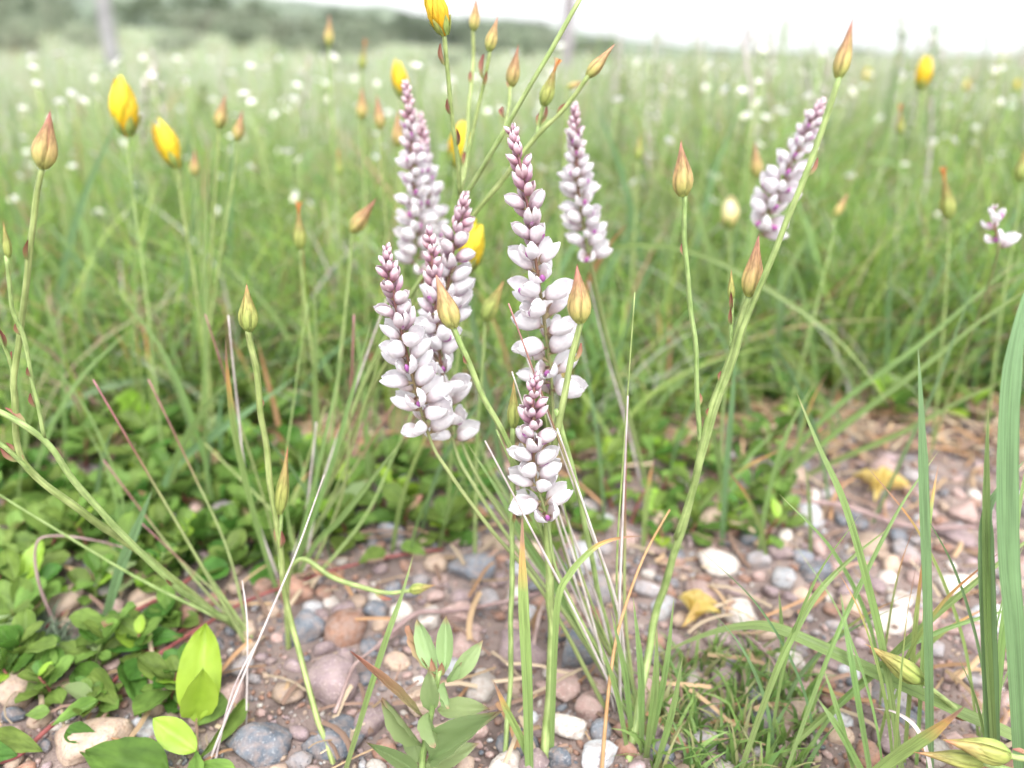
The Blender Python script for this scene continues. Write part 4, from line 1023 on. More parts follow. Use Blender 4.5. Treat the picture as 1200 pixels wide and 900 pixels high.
grass('slim grass blade with an orange tip beside the slim greenish bud', [(264, 398), (268, 450), (278, 520), (300, 610), (328, 700)], 8, 'blade_tip', None, .175)
grass('green stem leaning right toward the milkwort cluster', [(474, 512), (440, 556), (400, 607), (368, 640), (338, 690)], 7, 'blade', None, .185)
grass('thin green stem left of the milkwort cluster', [(436, 372), (418, 440), (390, 540), (362, 620), (340, 680)], 6, 'blade', None, .19)
grass('pale green thin stem rising left of the milkworts', [(402, 400), (390, 470), (370, 560), (350, 640), (335, 690)], 5, 'blade', None, .20)
grass('bleached straw lying across the left stones', [(380, 556), (350, 640), (322, 706), (282, 800), (236, 905)], 3.6, 'straw_grey', None, .160, tube_=True)
grass('second bleached straw close beside the first', [(330, 690), (305, 745), (272, 812), (246, 905)], 3, 'straw_grey', None, .155, tube_=True)
grass('short upright bleached straw beside the flax foot', [(284, 680), (290, 740), (287, 862)], 2.8, 'straw_grey', None, .16, tube_=True)
grass('grey-brown bent straw arching over the bearberry leaves', [(175, 650), (110, 633), (60, 628), (42, 640), (46, 685), (70, 742)], 4.2, 'twig', None, .195, tube_=True)
grass('pale green blade leaning right among bearberry leaves', [(178, 575), (160, 620), (140, 670), (118, 735)], 12, 'blade_blue', None, .185)
grass('pale arching blade low in the left grass', [(40, 512), (75, 478), (115, 456), (165, 446), (200, 452), (215, 500)], 8, 'blade_blue', None, .28)
grass('pale grass blade slanting behind the slim greenish bud', [(352, 438), (300, 475), (250, 510), (205, 548), (170, 612)], 9, 'blade_blue', None, .26)
grass('upright green stem left of the slim greenish bud', [(242, 190), (240, 300), (241, 400), (240, 500), (243, 600)], 6, 'blade', None, .24)
grass('upright stem with pale tip behind the slim greenish bud', [(368, 320), (370, 400), (369, 480), (372, 600)], 6, 'blade', None, .24)
grass('orange dry blade behind the slim greenish bud', [(302, 400), (312, 440), (325, 490), (336, 560)], 6, 'straw_tan', None, .26)
grass('tall green blade behind the milkworts, left of the grey stem', [(540, 300), (555, 380), (575, 480), (600, 600)], 8, 'blade_blue', None, .24)
grass('grey dry stem leaning behind the grey-stemmed spike', [(690, 330), (712, 420), (735, 500), (760, 600)], 3.5, 'straw_grey', None, .235, tube_=True)
grass('upright pale stem behind the leaning flax', [(862, 400), (858, 470), (852, 540), (846, 640)], 7, 'blade_blue', None, .22)
for k, (x0, y0, x1, y1, x2, y2, wv) in enumerate([(548, 520, 620, 640, 735, 812, 7), (560, 560, 640, 668, 728, 808, 9), (575, 540, 640, 630, 742, 806, 6), (610, 640, 670, 720, 748, 842, 9)]):
    grass('green leafless stem in the sheaf leaning up from the milkwort foot', [(x0, y0), ((x0 + x1) / 2, (y0 + y1) / 2 - 4), (x1, y1), ((x1 + x2) / 2, (y1 + y2) / 2), (x2, y2)], wv, 'blade', None, .172 + .006 * k, group='sheaf of stems at the milkwort foot')
for k, (tx, ty, bx, by, wv) in enumerate([(742, 700, 752, 880, 8), (770, 735, 756, 890, 9), (716, 716, 742, 870, 7), (800, 770, 765, 905, 8), (790, 700, 760, 880, 7), (700, 742, 738, 885, 6)]):
    grass('short grass blade in the tuft at the foot of the leaning flax', [(tx, ty), ((tx + bx) / 2 + 4, (ty + by) / 2), (bx, by)], wv, 'blade', None, gnd(bx, by).y - .004, group='blades in the tuft at the flax foot')
grass('curved leaf with brown upper side beside the lowest spike', [(756, 628), (728, 630), (702, 638), (682, 655), (668, 672), (655, 698), (650, 760), (646, 890)], 8, 'blade_tip', None, .150, group=None)
grass('tiny orange-tipped blade beside the large grey-green leaf', [(578, 797), (592, 828), (612, 868), (632, 910)], 9, 'blade_tip', None, .135)
# further single blades standing in front of the meadow
r6 = random.Random(66)
for k in range(64):
    px = r6.uniform(0, 1200); py = r6.uniform(405, 490)
    g = gnd(px, py); hgt = r6.uniform(150, 330); lean = r6.uniform(-120, 120)
    mt = r6.choice(['blade', 'blade', 'blade_blue'])
    grass(('tall ' if hgt > 240 else 'short ') + ('blue-green ' if mt == 'blade_blue' else 'fresh green ') + ('strongly leaning' if abs(lean) > 60 else 'upright') + ' grass blade at the front edge of the meadow', [(px + lean, py - hgt), (px + lean * .45, py - hgt * .66), (px + lean * .12, py - hgt * .3), (px, py)], r6.uniform(4, 9), mt, None, g.y + r6.uniform(-.04, .02), group='single blades at the meadow edge', roll=r6.uniform(-1, 1))

r7 = random.Random(77)
for k in range(19):
    px = r7.uniform(880, 1230); py = r7.uniform(780, 985); hgt = r7.uniform(110, 330); lean = r7.uniform(-150, 190); mt = r7.choice(['blade', 'blade', 'blade_blue', 'blade_tip'])
    grass(('long ' if hgt > 220 else 'short ') + {'blade': 'fresh green', 'blade_blue': 'blue-green', 'blade_tip': 'brown-tipped'}[mt] + ' grass blade in the tangle by the broad curving blade',
          [(px + lean, py - hgt), (px + lean * .5, py - hgt * .72), (px + lean * .16, py - hgt * .36), (px, py)], r7.uniform(3, 6), mt, None, gnd(px, py).y + r7.uniform(-.012, .012), group='grass tangle by the broad blade', roll=r7.uniform(-1.5, 1.5))
for k in range(60):
    px = r7.uniform(0, 560) if k < 38 else r7.uniform(690, 1000); py = r7.uniform(500, 660); hgt = r7.uniform(90, 260); lean = r7.uniform(-130, 130); mt = r7.choice(['blade', 'blade', 'blade_blue', 'blade', 'blade_tip'])
    grass(('long ' if hgt > 170 else 'short ') + {'blade': 'fresh green', 'blade_blue': 'blue-green', 'blade_tip': 'brown-tipped', 'straw_grey': 'bleached dry'}[mt] + (' grass blade growing through the leafy mat' if k < 38 else ' grass blade among the leafy shoots behind the leaning flax'),
          [(px + lean, py - hgt), (px + lean * .5, py - hgt * .7), (px + lean * .16, py - hgt * .33), (px, py)], r7.uniform(3, 6.5), mt, None, gnd(px, py).y + r7.uniform(-.02, .01), group='grass blades through the leafy mat', roll=r7.uniform(-1.5, 1.5))

r8 = random.Random(88)
fans = [((342, 672), (235, 500), (345, 520), 13, 'thin pale stem fanning up from the flax foot left of the milkworts', 'wiry stems left of the milkworts'),
        ((738, 838), (545, 820), (330, 600), 13, 'thin pale stem fanning up from the milkwort foot', 'wiry stems at the milkwort foot'),
        ((300, 745), (-40, 190), (440, 640), 6, 'thin pale stem stretching low over the leafy mat', 'wiry stems over the leafy mat')]
for (b0, xr, yr, cn, lab, grp) in fans:
    for k in range(cn):
        bx, by = b0[0] + r8.uniform(-16, 16), b0[1] + r8.uniform(-10, 14); tx, ty = r8.uniform(*xr), r8.uniform(*yr); bow = r8.uniform(-26, 26)
        grass(lab, [(tx, ty), (tx * .66 + bx * .34 + bow * .6, ty * .66 + by * .34), (tx * .33 + bx * .67 + bow, ty * .33 + by * .67), (bx, by)], r8.uniform(3.0, 5.0), r8.choice(['stem', 'stem', 'mstem', 'straw_grey']) if 'pale' in lab else 'stem', None,
              gnd(bx, by).y + r8.uniform(-.012, .022), group=grp, tube_=True, name='wiry_stem', cat='stem')

# ------------------------------------------------------------------ grey-green leafy sprig (front centre)
LEAF = {k: [leaf_mesh('leaf', M[m_], sh, cup, curl, seed=s) for s, (cup, curl) in enumerate(((.12, .08), (.22, -.08), (.05, .2)))]
        for k, m_, sh in (('green', 'leaf', 'obovate'), ('dark', 'leaf_dark', 'obovate'), ('bright', 'leaf_bright', 'oval'), ('grey', 'leaf_grey', 'lance'), ('red', 'leaf_red', 'lance'))}
def above(px, py, Y, zmin):
    p = at(px, py, Y)
    if p.z < zmin:
        d = ray(px, py); p = CAM + d * ((zmin - CAMH) / d.z)
    return p
def leafpx(t, org, b, tp, Yb, Yt, wpx, kind, normal=(0, -.6, .8), var=0):
    P0, P1 = above(b[0], b[1], Yb, .005), above(tp[0], tp[1], Yt, .006)
    o = obj('leaf', LEAF[kind][var % 3], t); o.matrix_local = Matrix.Translation(-org) @ frame_between(P0, P1, wpx * pxm(P0), Vector(normal)); return o
def sprig():
    g = gnd(492, 940); org = Vector((g.x, g.y, 0))
    t = thing('leafy_sprig', 'grey-green leafy sprig with pink-edged pointed leaves growing in the gravel', 'plant', org)
    Y = g.y + .004
    tube('stem', [Vector((g.x, g.y, -.002)), at(495, 890, Y), at(505, 838, Y), at(515, 785, Y)], 4.5 * pxm(g), 3 * pxm(g), mat=M['stem'], parent=t, org=org)
    L = [((511, 790), (487, 725), 24, 'grey', .010, (0, -1, .3)), ((521, 788), (523, 722), 21, 'grey', .008, (0, -1, .2)), ((529, 798), (565, 754), 21, 'grey', .002, (.2, -.8, .6)), ((513, 832), (571, 829), 25, 'grey', -.004, (0, -.5, .9)),
         ((503, 892), (594, 832), 35, 'grey', -.010, (-.1, -.6, .8)), ((505, 834), (502, 794), 22, 'grey', -.004, (0, -1, .2)), ((501, 836), (507, 880), 27, 'grey', -.012, (0, -1, -.1)), ((494, 874), (448, 814), 20, 'grey', -.002, (-.3, -.8, .5)),
         ((496, 840), (424, 768), 11, 'red', -.004, (.3, -.6, .7)), ((506, 788), (472, 734), 10, 'red', .012, (-.6, -.8, .2)), ((517, 792), (518, 775), 9, 'red', .0, (0, -1, .1)), ((524, 800), (540, 782), 11, 'grey', -.002, (.3, -.8, .5)),
         ((512, 800), (505, 772), 9, 'red', .001, (0, -1, .1)), ((490, 905), (425, 868), 18, 'grey', -.006, (0, -.6, .8)), ((496, 900), (555, 872), 26, 'grey', -.001, (0, -.6, .8)), ((494, 895), (470, 845), 20, 'grey', .004, (0, -1, .3)), ((520, 800), (528, 830), 14, 'grey', -.008, (.2, -1, .1))]
    for i, (b, tp, wv, k, dy, nn) in enumerate(L): leafpx(t, org, b, tp, Y, Y + dy, wv, k, nn, i)
sprig()

# ------------------------------------------------------------------ bearberry: hand-placed sprigs at the lower left
def handsprig(label, stem, leaves, name='bearberry_sprig', smat='red_stem', spx=6, cat='plant', group=None):
    pts = [gnd(q[0], q[1]) if q[2] == 'g' else above(*q, .004) for q in stem]
    org = Vector((pts[0].x, pts[0].y, 0)); t = thing(name, label, cat, org, group)
    pts = [Vector((p.x, p.y, max(p.z, 0.0015))) for p in pts]
    tube('stem', pts, spx * pxm(pts[0]) * .36, spx * .7 * pxm(pts[-1]) * .36, mat=M[smat], parent=t, org=org, wob=.0006)
    for i, (b, tp, Yb, Yt, wv, k, nn) in enumerate(leaves): leafpx(t, org, b, tp, Yb, Yt, wv, k, nn, i)
handsprig('young sprig with two bright lime-green leaves over darker ones', [(232, 905, 'g'), (231, 870, .147), (230, 842, .150)], [
    ((230, 846), (240, 731), .150, .158, 52, 'bright', (.2, -1, .4)), ((228, 842), (238, 780), .149, .147, 42, 'bright', (.5, -1, .3)), ((230, 880), (178, 842), .147, .140, 34, 'bright', (0, -.6, .8)),
    ((232, 850), (262, 812), .152, .160, 36, 'green', (.4, -.8, .5)), ((234, 890), (282, 820), .147, .155, 22, 'green', (.6, -.8, .4)), ((230, 880), (222, 925), .147, .135, 36, 'green', (0, -1, .4)), ((232, 895), (276, 905), .146, .140, 24, 'green', (0, -.6, .9))], smat='stem', spx=5)
handsprig('dark glossy leaves on a red runner at the lower left', [(-30, 905, 'g'), (20, 885, .148), (60, 850, .156), (110, 818, .168), (165, 770, .182), (230, 735, 'g')], [
    ((95, 880), (196, 905), .146, .138, 62, 'dark', (.1, -.5, .9)), ((120, 868), (78, 858), .150, .150, 26, 'dark', (0, -.4, .9)), ((165, 840), (150, 760), .160, .168, 34, 'dark', (.6, -.8, .3)), ((138, 810), (84, 784), .166, .166, 36, 'dark', (0, -.5, .9)),
    ((140, 826), (108, 792), .160, .162, 34, 'green', (0, -.6, .8)), ((20, 885), (-40, 880), .148, .142, 36, 'dark', (0, -.5, .9)), ((50, 880), (-10, 860), .150, .152, 30, 'green', (0, -.5, .9)), ((60, 850), (116, 822), .156, .158, 20, 'green', (0, -.5, .9)),
    ((30, 838), (56, 832), .158, .155, 18, 'green', (0, -.5, .9))], spx=9)
handsprig('red runner with upright pale green leaves by the cream-tan stone', [(-20, 800, 'g'), (10, 775, .182), (40, 745, .19), (80, 720, 'g')], [
    ((32, 775), (28, 712), .175, .176, 30, 'green', (.3, -1, .2)), ((24, 725), (22, 676), .188, .19, 26, 'green', (.8, -.8, .2)), ((10, 800), (14, 738), .170, .17, 22, 'green', (-.6, -.9, .3)), ((-20, 800), (18, 786), .172, .165, 22, 'green', (0, -.5, .9)),
    ((98, 760), (112, 726), .185, .187, 22, 'green', (.5, -.8, .6)), ((40, 760), (70, 745), .185, .18, 20, 'dark', (0, -.5, .9))], spx=6)
handsprig('red runner crossing the stones left of the flax foot', [(115, 740, 'g'), (160, 715, .200), (205, 690, .212), (262, 650, .225), (330, 610, 'g')], [
    ((160, 715), (118, 742), .2, .193, 34, 'dark', (0, -.5, .9)), ((200, 698), (186, 735), .208, .198, 34, 'dark', (0, -.6, .8)), ((205, 690), (160, 680), .21, .208, 24, 'green', (0, -.5, .9)), ((225, 680), (268, 660), .213, .215, 38, 'dark', (0, -.4, .9)),
    ((190, 720), (212, 736), .2, .195, 24, 'green', (0, -.5, .9)), ((235, 660), (214, 628), .222, .226, 22, 'green', (0, -1, .3))], spx=8)
handsprig('red runner with dark leaves behind the pale dry straws', [(150, 790, 'g'), (190, 765, .182), (235, 735, .192), (300, 700, .203), (420, 660, .222), (520, 648, 'g')], [
    ((215, 745), (120, 752), .19, .186, 40, 'dark', (0, -.4, .9)), ((180, 770), (150, 800), .18, .175, 36, 'dark', (.2, -.6, .8)), ((420, 660), (452, 640), .222, .226, 22, 'green', (0, -.6, .8)), ((500, 650), (470, 636), .23, .232, 18, 'green', (0, -.5, .9)), ((350, 682), (330, 650), .21, .214, 24, 'green', (0, -.8, .5))], spx=7)

# ------------------------------------------------------------------ bearberry mat: many low sprigs
def make_sprig(px, py, hpx, nl, lpx, kinds_, seed, label, group):
    r = random.Random(seed); g = gnd(px, py); s = pxm(g); org = Vector((g.x, g.y, gheight(g.x, g.y)))
    t = thing('bearberry_sprig', label, 'plant', org, group)
    H = hpx * s; ln = Vector((r.uniform(-.5, .5), r.uniform(-.5, .3), 0)) * H
    pts = [Vector((0, 0, -.001)), ln * .4 + Vector((0, 0, H * .5)), ln + Vector((0, 0, H))]
    tube('stem', pts, 4 * s / 2, 2.5 * s / 2, n=8, ns=5, mat=M['red_stem'] if r.random() < .6 else M['stem'], parent=t)
    sp = spline(pts, 20)
    for i in range(nl):
        f = 0.2 + 0.8 * i / max(1, nl - 1); P = sp[min(19, int(f * 19))]; a = i * R(137.5) + r.uniform(-.3, .3)
        el = R(r.uniform(-5, 35) + 32 * f ** 2); d = Vector((math.cos(a) * math.cos(el), math.sin(a) * math.cos(el), math.sin(el)))
        l_ = lpx * s * r.uniform(.5, 1.25) * (1 - .25 * (f > .9)); up = Vector((-d.x * d.z, -d.y * d.z, 1 - d.z * d.z)).normalized() + Vector((r.uniform(-.3, .3), r.uniform(-.5, .1), 0))
        k = r.choice(kinds_); k = k if k not in ('bright', 'red', 'grey') or r.random() < .4 else 'green'; o = obj('leaf', LEAF[k][r.randrange(3)], t)
        o.matrix_local = frame_between(P, P + d * l_, l_ * r.uniform(.52, .68), up)
r9 = random.Random(9); cnt = 0
spots = []
def far_enough(px, py, d):
    for (a, b) in spots:
        if (a - px) ** 2 + ((b - py) * 1.7) ** 2 < d * d: return False
    spots.append((px, py)); return True
tr = 0
while cnt < 95 and tr < 14000:
    tr += 1
    px, py = (r9.uniform(-20, 560), r9.uniform(490, 705)) if cnt < 84 else (r9.uniform(-20, 230), r9.uniform(690, 850))
    if px > 330 and (py > 640 or py < 545): continue
    if px > 200 and py > 670 and cnt < 84: continue
    if not far_enough(px, py, 28 if px < 330 and py < 690 else 36): continue
    make_sprig(px, py, r9.uniform(20, 52), r9.randrange(11, 18), r9.uniform(36, 48) * (0.85 if py < 560 else 1), ['green', 'green', 'green', 'green', 'dark', 'dark', 'bright'] if cnt % 3 else ['green', 'green', 'green', 'green', 'dark', 'red', 'grey'], 500 + cnt,
               'low bearberry sprig ' + ('in the leafy mat under the branching flax stems' if px < 130 else 'in the leafy mat around the slim greenish bud stem' if px < 330 else 'on the stones behind the milkwort cluster'), 'bearberry sprigs of the left mat'); cnt += 1
cnt = 0; tr = 0
while cnt < 74 and tr < 9000:
    tr += 1
    px, py = (r9.uniform(560, 930) if cnt < 40 else r9.uniform(660, 1190)), r9.uniform(415, 640)
    if px > 960 and py > 520: continue
    if px > 800 and 500 < py < 600 and px > 940: continue
    if py > 560 and px > 930: continue
    if not far_enough(px, py, 30): continue
    make_sprig(px, py, r9.uniform(16, 50), r9.randrange(6, 11), r9.uniform(26, 38), ['green', 'green', 'green', 'dark', 'bright'], 700 + cnt,
               'small leafy bearberry shoot ' + ('between the milkworts and the leaning flax clump' if px < 800 else 'beyond the leaning flax clump' if px < 960 else 'behind the slanting grass stems'), 'bearberry shoots on the right'); cnt += 1
handsprig('broad heart-shaped lime leaf standing above the left mat', [(168, 545, 'g'), (162, 520, .30), (160, 505, .30)], [((160, 506), (150, 456), .30, .30, 48, 'bright', (.1, -1, .3)), ((162, 510), (186, 478), .3, .3, 34, 'bright', (.4, -1, .3))], name='seedling', smat='stem', spx=4)

# ------------------------------------------------------------------ fine tuft (uncountable) at the lower right and feathery tuft at the left
def tuft(name, px0, px1, py0, py1, n, hh, label, cols):
    P = []
    for _ in range(n * 6):
        px, py = rng.uniform(px0, px1), rng.uniform(py0, py1); u, v = (px - (px0 + px1) / 2) / ((px1 - px0) / 2), (py - (py0 + py1) / 2) / ((py1 - py0) / 2)
        if u * u + v * v > 1 + 0.5 * noise.noise(Vector((px * .03, py * .03, 1))): continue
        if noise.noise(Vector((px * .045, py * .06, 7))) < -.02: continue
        g = gnd(px, py); P.append((g.x, g.y))
        if len(P) >= n: break
    P = np.array(P); k = len(P); h = nrng.uniform(hh * .4, hh, k)
    blades_object(name, np.c_[P, gz(P)], h, h * nrng.uniform(.2, 1.1, k), nrng.uniform(.0006, .0017, k), cols[nrng.integers(0, len(cols), k)] * nrng.uniform(.7, 1.2, (k, 1)), 4, label, 'plant')
tuft('fine_leaf_tuft', 750, 960, 760, 960, 480, 0.014, 'dense fine-leaved green tuft over the gravel', np.array([(.17, .28, .07), (.12, .22, .06), (.22, .33, .10), (.30, .30, .14)]))
tuft('feathery_tuft', 30, 85, 730, 800, 260, 0.010, 'small feathery blue-green tuft beside the cream-tan stone', np.array([(.16, .22, .15), (.20, .27, .18)]))

# ------------------------------------------------------------------ fallen petals and twigs
def fallen(label, px, py, parts):
    g = gnd(px, py); org = Vector((g.x, g.y, 0.003)); t = thing('fallen_flower', label, 'petals', org); s = pxm(g); r = random.Random(int(px))
    me = leaf_mesh('petal', M['fallen'], 'oval', .9, .55, seed=4)
    for k in range(parts):
        a = k * 2.1 + r.uniform(-.3, .3); o0 = Vector((r.uniform(-14, 14) * s, r.uniform(-12, 12) * s, .001)); d = Vector((math.cos(a), math.sin(a), r.uniform(.15, .5)))
        o = obj('petal', me, t); o.matrix_local = frame_between(o0, o0 + d * s * r.uniform(16, 26) + Vector((0, 0, .001)), s * r.uniform(13, 20), Vector((0, -.4, 1)))
fallen('fallen yellow-orange petals lying on the stones behind the upright blade', 1022, 580, 8)
fallen('crumpled orange petals on the stones behind the leaning flax', 808, 728, 6)
def twig(label, pts, wpx, mat='twig'):
    P = [gnd(*q) + Vector((0, 0, .004 + .003 * (i % 2))) for i, q in enumerate(pts)]; org = Vector((P[0].x, P[0].y, 0)); s = pxm(P[0])
    o = tube('twig', P, wpx * s / 2, wpx * .6 * s / 2, mat=M[mat], org=org, wob=.001, ns=6); o.location = org; tag(o, label, 'twig')
twig('forked grey-mauve twig lying behind the leafy sprig', [(440, 775), (490, 742), (545, 728), (632, 718)], 8)
twig('thin grey twig lying behind the orange-tipped blade', [(622, 778), (632, 745), (640, 715)], 6)
twig('long grey twig among stones at the lower left middle', [(395, 850), (420, 800), (470, 755)], 5)
twig('long pale twig lying below the right-hand grass', [(910, 598), (980, 612), (1060, 628), (1140, 640)], 7)
twig('thin twig on the stones right of the mossy tuft', [(860, 755), (895, 790), (930, 850)], 5)
twig('dark twig under the right-hand bearberry shoots', [(690, 560), (720, 520), (770, 505)], 7)
twig('reddish twig at the foot of the left grass', [(70, 520), (130, 490), (190, 470)], 6, 'red_stem')
twig('curved dry twig at the foot of the meadow', [(250, 470), (310, 455), (370, 470)], 6)

# ------------------------------------------------------------------ tall seeding grasses that reach the skyline
def seed_grass(label, tip, foot_px, Y, seed):
    r = random.Random(seed); T = at(tip[0], tip[1], Y); ft = Vector((at(foot_px, 300, Y).x, Y * 1.02, 0)); ft.z = gheight(ft.x, ft.y)
    t = thing('seed_stalk', label, 'seed stalk', ft, 'tall seeding grasses')
    mid = ft.lerp(T, .5) + Vector((r.uniform(-.01, .01), 0, .004))
    pts = [Vector((0, 0, -.002)), mid - ft, T - ft]
    tube('stem', pts, .0014, .0007, n=14, ns=5, mat=M['blade'] if r.random() < .6 else M['straw_grey'], parent=t)
    sp = spline(pts, 40); V = []; Fc = []
    for i in range(26):
        p = sp[24 + int(15 * i / 25)]; a = r.uniform(0, 6.3); d = Vector((math.cos(a) * .6, math.sin(a) * .6, 1)).normalized(); l_ = r.uniform(.004, .008)
        tv, tf, _ = tube_data([p, p + d * l_ * .5, p + d * l_], [.0003, .0011, .0002], 5); b = len(V); V += tv; Fc += [tuple(q + b for q in f) for f in tf]
    obj('seed_head', mesh_from('seed_head', V, Fc, True, None, [M['straw_grey'] if r.random() < .5 else M['leaf_grey']]), t)
    for k in range(2):
        i = r.randrange(6, 22); a = r.uniform(0, 6.3); d = Vector((math.cos(a), math.sin(a) * .4, .9)).normalized(); l_ = r.uniform(.03, .06)
        me = blade_mesh('leaf', [sp[i], sp[i] + d * l_ * .6, sp[i] + d * l_ + Vector((d.x * .01, 0, -.012))], .003, M['blade'], .2); obj('leaf', me, t)
r12 = random.Random(12)
for k in range(56):
    px = r12.uniform(700, 1210) if k < 40 else r12.uniform(20, 700)
    py = r12.uniform(12, 90) if k < 40 else r12.uniform(40, 130)
    seed_grass('tall thin seeding grass stalk ' + ('against the white sky above the meadow' if k < 40 else 'standing in the meadow before the ridge'), (px, py), px + r12.uniform(-50, 50), r12.uniform(.5, 1.2), 1200 + k)
# ------------------------------------------------------------------ grey-green shrubs dotted over the meadow
M['shrub'] = leafmat('shrub_foliage', [(0.3, (0.13, 0.17, 0.11)), (0.7, (0.27, 0.30, 0.22))], None, 0.7, 0.25, 0.3, 6.0)
def shrub(px, Y, hpx, wpx, seed, label, group):
    r = random.Random(seed); p = at(px, 70, Y); s_ = Y / F; H = hpx * s_; W = wpx * s_ / 2; z = gheight(p.x, Y)
    t = thing('shrub', label, 'shrub', (p.x, Y, z), group)
    V = []; Fc = []
    tips = []
    for k in range(7):
        a = r.uniform(0, 6.3); q = Vector((math.cos(a) * W * r.uniform(.2, .8), math.sin(a) * W * r.uniform(.2, .8), H * r.uniform(.6, 1)))
        tv, tf, _ = tube_data([Vector((0, 0, -.02)), q * .5 + Vector((0, 0, H * .1)), q], [H * .03, H * .02, H * .008], 5); b = len(V); V += tv; Fc += [tuple(i + b for i in f) for f in tf]; tips.append(q)
    obj('stem', mesh_from('shrub_stems', V, Fc, True, None, [M['trunk']]), t); V = []; Fc = []
    for q in tips:
        for _ in range(70):
            c_ = q * r.uniform(.45, 1.0) + Vector((r.gauss(0, 1) * W * .22, r.gauss(0, 1) * W * .22, r.gauss(0, 1) * H * .13)); c_.z = max(c_.z, .01)
            e = Euler((r.uniform(0, 6), r.uniform(0, 6), r.uniform(0, 6))).to_matrix(); l_ = H * r.uniform(.05, .10); b = len(V)
            V += [c_ + e @ Vector(v) * l_ for v in ((-.3, -1, 0), (.3, -1, 0), (.45, .3, .1), (0, 1, 0), (-.45, .3, .1))]; Fc.append((b, b + 1, b + 2, b + 3, b + 4))
    obj('foliage', mesh_from('shrub_foliage', V, Fc, False, None, [M['shrub']]), t)
r13 = random.Random(13)
for k in range(46):
    px = r13.uniform(-40, 1240); Y = 5 * (9 ** r13.random())
    left = px < 660
    shrub(px, Y, r13.uniform(16, 40) * (1 if left else .45) , r13.uniform(40, 95), 1300 + k, 'low grey-green shrub ' + ('in the meadow below the dark trees' if px < 345 else 'in the meadow below the ridge' if left else 'along the skyline of the meadow'), 'low shrubs dotted over the meadow')

# ------------------------------------------------------------------ white petal clusters on stalks, added to stand in for dew sparkles
M['sparkle'] = leafmat('sparkle_white', [(0.0, (0.70, 0.70, 0.55)), (0.4, (0.80, 0.79, 0.80)), (1.0, (0.82, 0.80, 0.84))], 'Y', 0.5, 0.3, 0.05, 400)
BPET = leaf_mesh('petal', M['sparkle'], 'obovate', .25, .1, 4, 6, seed=3)
BALL = joined_mesh('sparkle', [(BPET, Matrix.Rotation(k * 2 * math.pi / 5, 4, 'Z') @ Matrix.Rotation(R(28), 4, 'X') @ Matrix.Diagonal((.75, 1, 1, 1)), 0) for k in range(5)], [M['sparkle']])
r14 = random.Random(14)
nb = 0
for k in range(520):
    Y = .42 * (2.2 ** r14.random()); px = r14.uniform(-10, 1210); py = r14.uniform(62, 260) if k % 3 else r14.uniform(56, 140)
    T = at(px, py, Y)
    if T.z < .065 or nb >= 296: continue
    nb += 1
    ft = Vector((T.x + r14.uniform(-.02, .02), Y + r14.uniform(-.01, .02), 0)); ft.z = gheight(ft.x, ft.y)
    t = thing('dew_sparkle', 'small white blossom on a thin stalk, added as a dew glint, ' + ('in the grass left of the milkworts' if px < 430 else 'in the grass between milkworts and skyline' if px < 760 else 'in the grass around the slanting spike'), 'flower', ft, 'white sparkles added through the meadow')
    tube('stem', [Vector((0, 0, -.002)), (T - ft) * .5 + Vector((r14.uniform(-.004, .004), 0, 0)), T - ft], .0007, .0004, n=8, ns=4, mat=M['stem'], parent=t)
    o = obj('sparkle', BALL, t); o.location = T - ft; q = r14.uniform(.0026, .0042); o.scale = (q, q, q); o.rotation_euler = (r14.uniform(.2, 1.1), r14.uniform(-.4, .4), r14.uniform(0, 6))

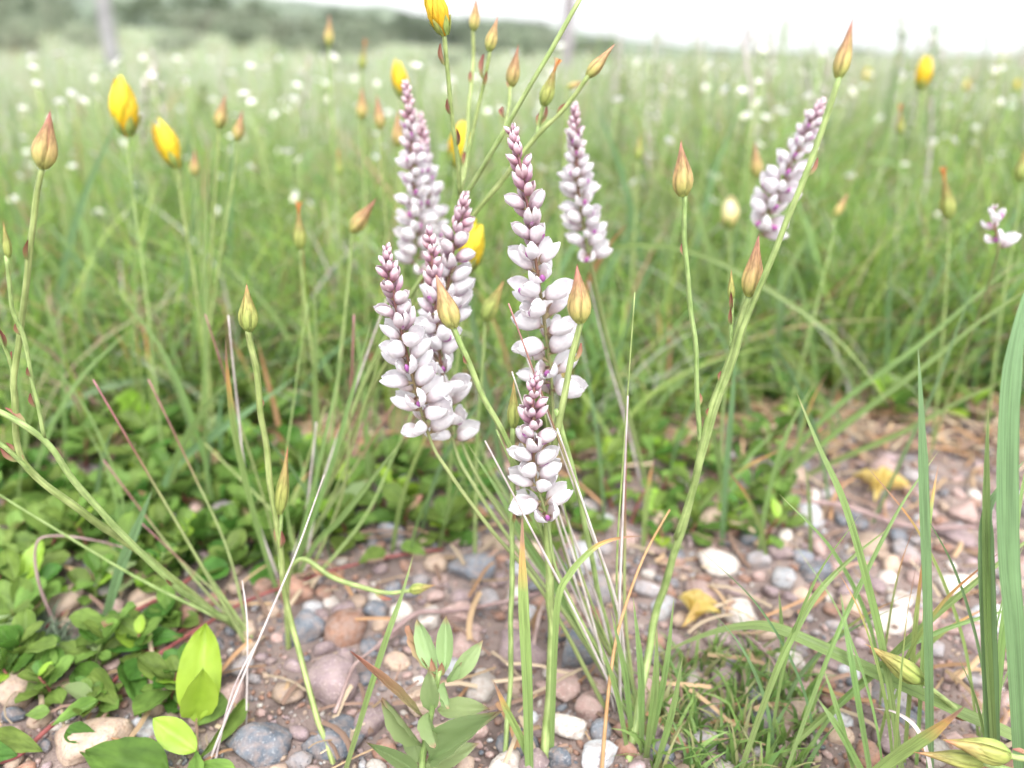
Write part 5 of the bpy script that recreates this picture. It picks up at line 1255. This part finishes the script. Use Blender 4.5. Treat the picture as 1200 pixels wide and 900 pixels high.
# ------------------------------------------------------------------ water drops on the meadow grass
gm = bpy.data.materials.new('water'); gm.use_nodes = True; nt = gm.node_tree; nt.nodes.clear()
g_ = nt.nodes.new('ShaderNodeBsdfGlass'); g_.inputs['IOR'].default_value = 1.333; g_.inputs['Roughness'].default_value = 0.0
nzw = nt.nodes.new('ShaderNodeTexNoise'); nzw.inputs['Scale'].default_value = 300
rw = ramp_node(nt, [(0.4, (0.97, 0.98, 1.0)), (0.6, (1, 1, 1))]); nt.links.new(nzw.outputs['Fac'], rw.inputs['Fac']); nt.links.new(rw.outputs[0], g_.inputs['Color'])
oo = nt.nodes.new('ShaderNodeOutputMaterial'); nt.links.new(g_.outputs[0], oo.inputs['Surface'])
bm = bmesh.new(); bmesh.ops.create_icosphere(bm, subdivisions=3, radius=1)
for v in bm.verts:
    if v.co.z > 0: v.co.z *= 1.12; v.co.x *= 1 - .12 * v.co.z; v.co.y *= 1 - .12 * v.co.z
dm = bpy.data.meshes.new('water_drop'); bm.to_mesh(dm); bm.free(); dm.polygons.foreach_set('use_smooth', [True] * len(dm.polygons)); dm.materials.append(gm)
rd = random.Random(31); nd = 0; rd.shuffle(tips_for_drops)
for (x, y, z) in tips_for_drops:
    if nd >= 120: break
    p = Vector((float(x), float(y), float(z))); px, py = project(p)
    if not (0 < px < 1200 and 50 < py < 270) or y < 0.42 or y > 1.1: continue
    r_ = rd.uniform(.0024, .0036)
    o = obj('water_drop', dm); o.location = p - Vector((0, 0, r_ * .8)); o.scale = (r_, r_, r_)
    tag(o, 'bright water drop hanging on a meadow grass blade', 'water drop', 'water drops on the meadow grass'); nd += 1

# ------------------------------------------------------------------ damp air
def haze():
    me = bpy.data.meshes.new('haze'); bm = bmesh.new(); bmesh.ops.create_cube(bm, size=1); bm.to_mesh(me); bm.free()
    m = bpy.data.materials.new('haze_air'); m.use_nodes = True; nt = m.node_tree; nt.nodes.clear()
    v = nt.nodes.new('ShaderNodeVolumePrincipled'); v.inputs['Color'].default_value = (.95, .97, 1, 1); v.inputs['Density'].default_value = 0.00045
    oo = nt.nodes.new('ShaderNodeOutputMaterial'); nt.links.new(v.outputs[0], oo.inputs['Volume']); me.materials.append(m)
    o = obj('haze', me); o.scale = (9000, 9000, 70); o.location = (0, 0, 33); tag(o, 'thin damp haze over the meadow', kind='stuff')
HAZE = True
if HAZE: haze()
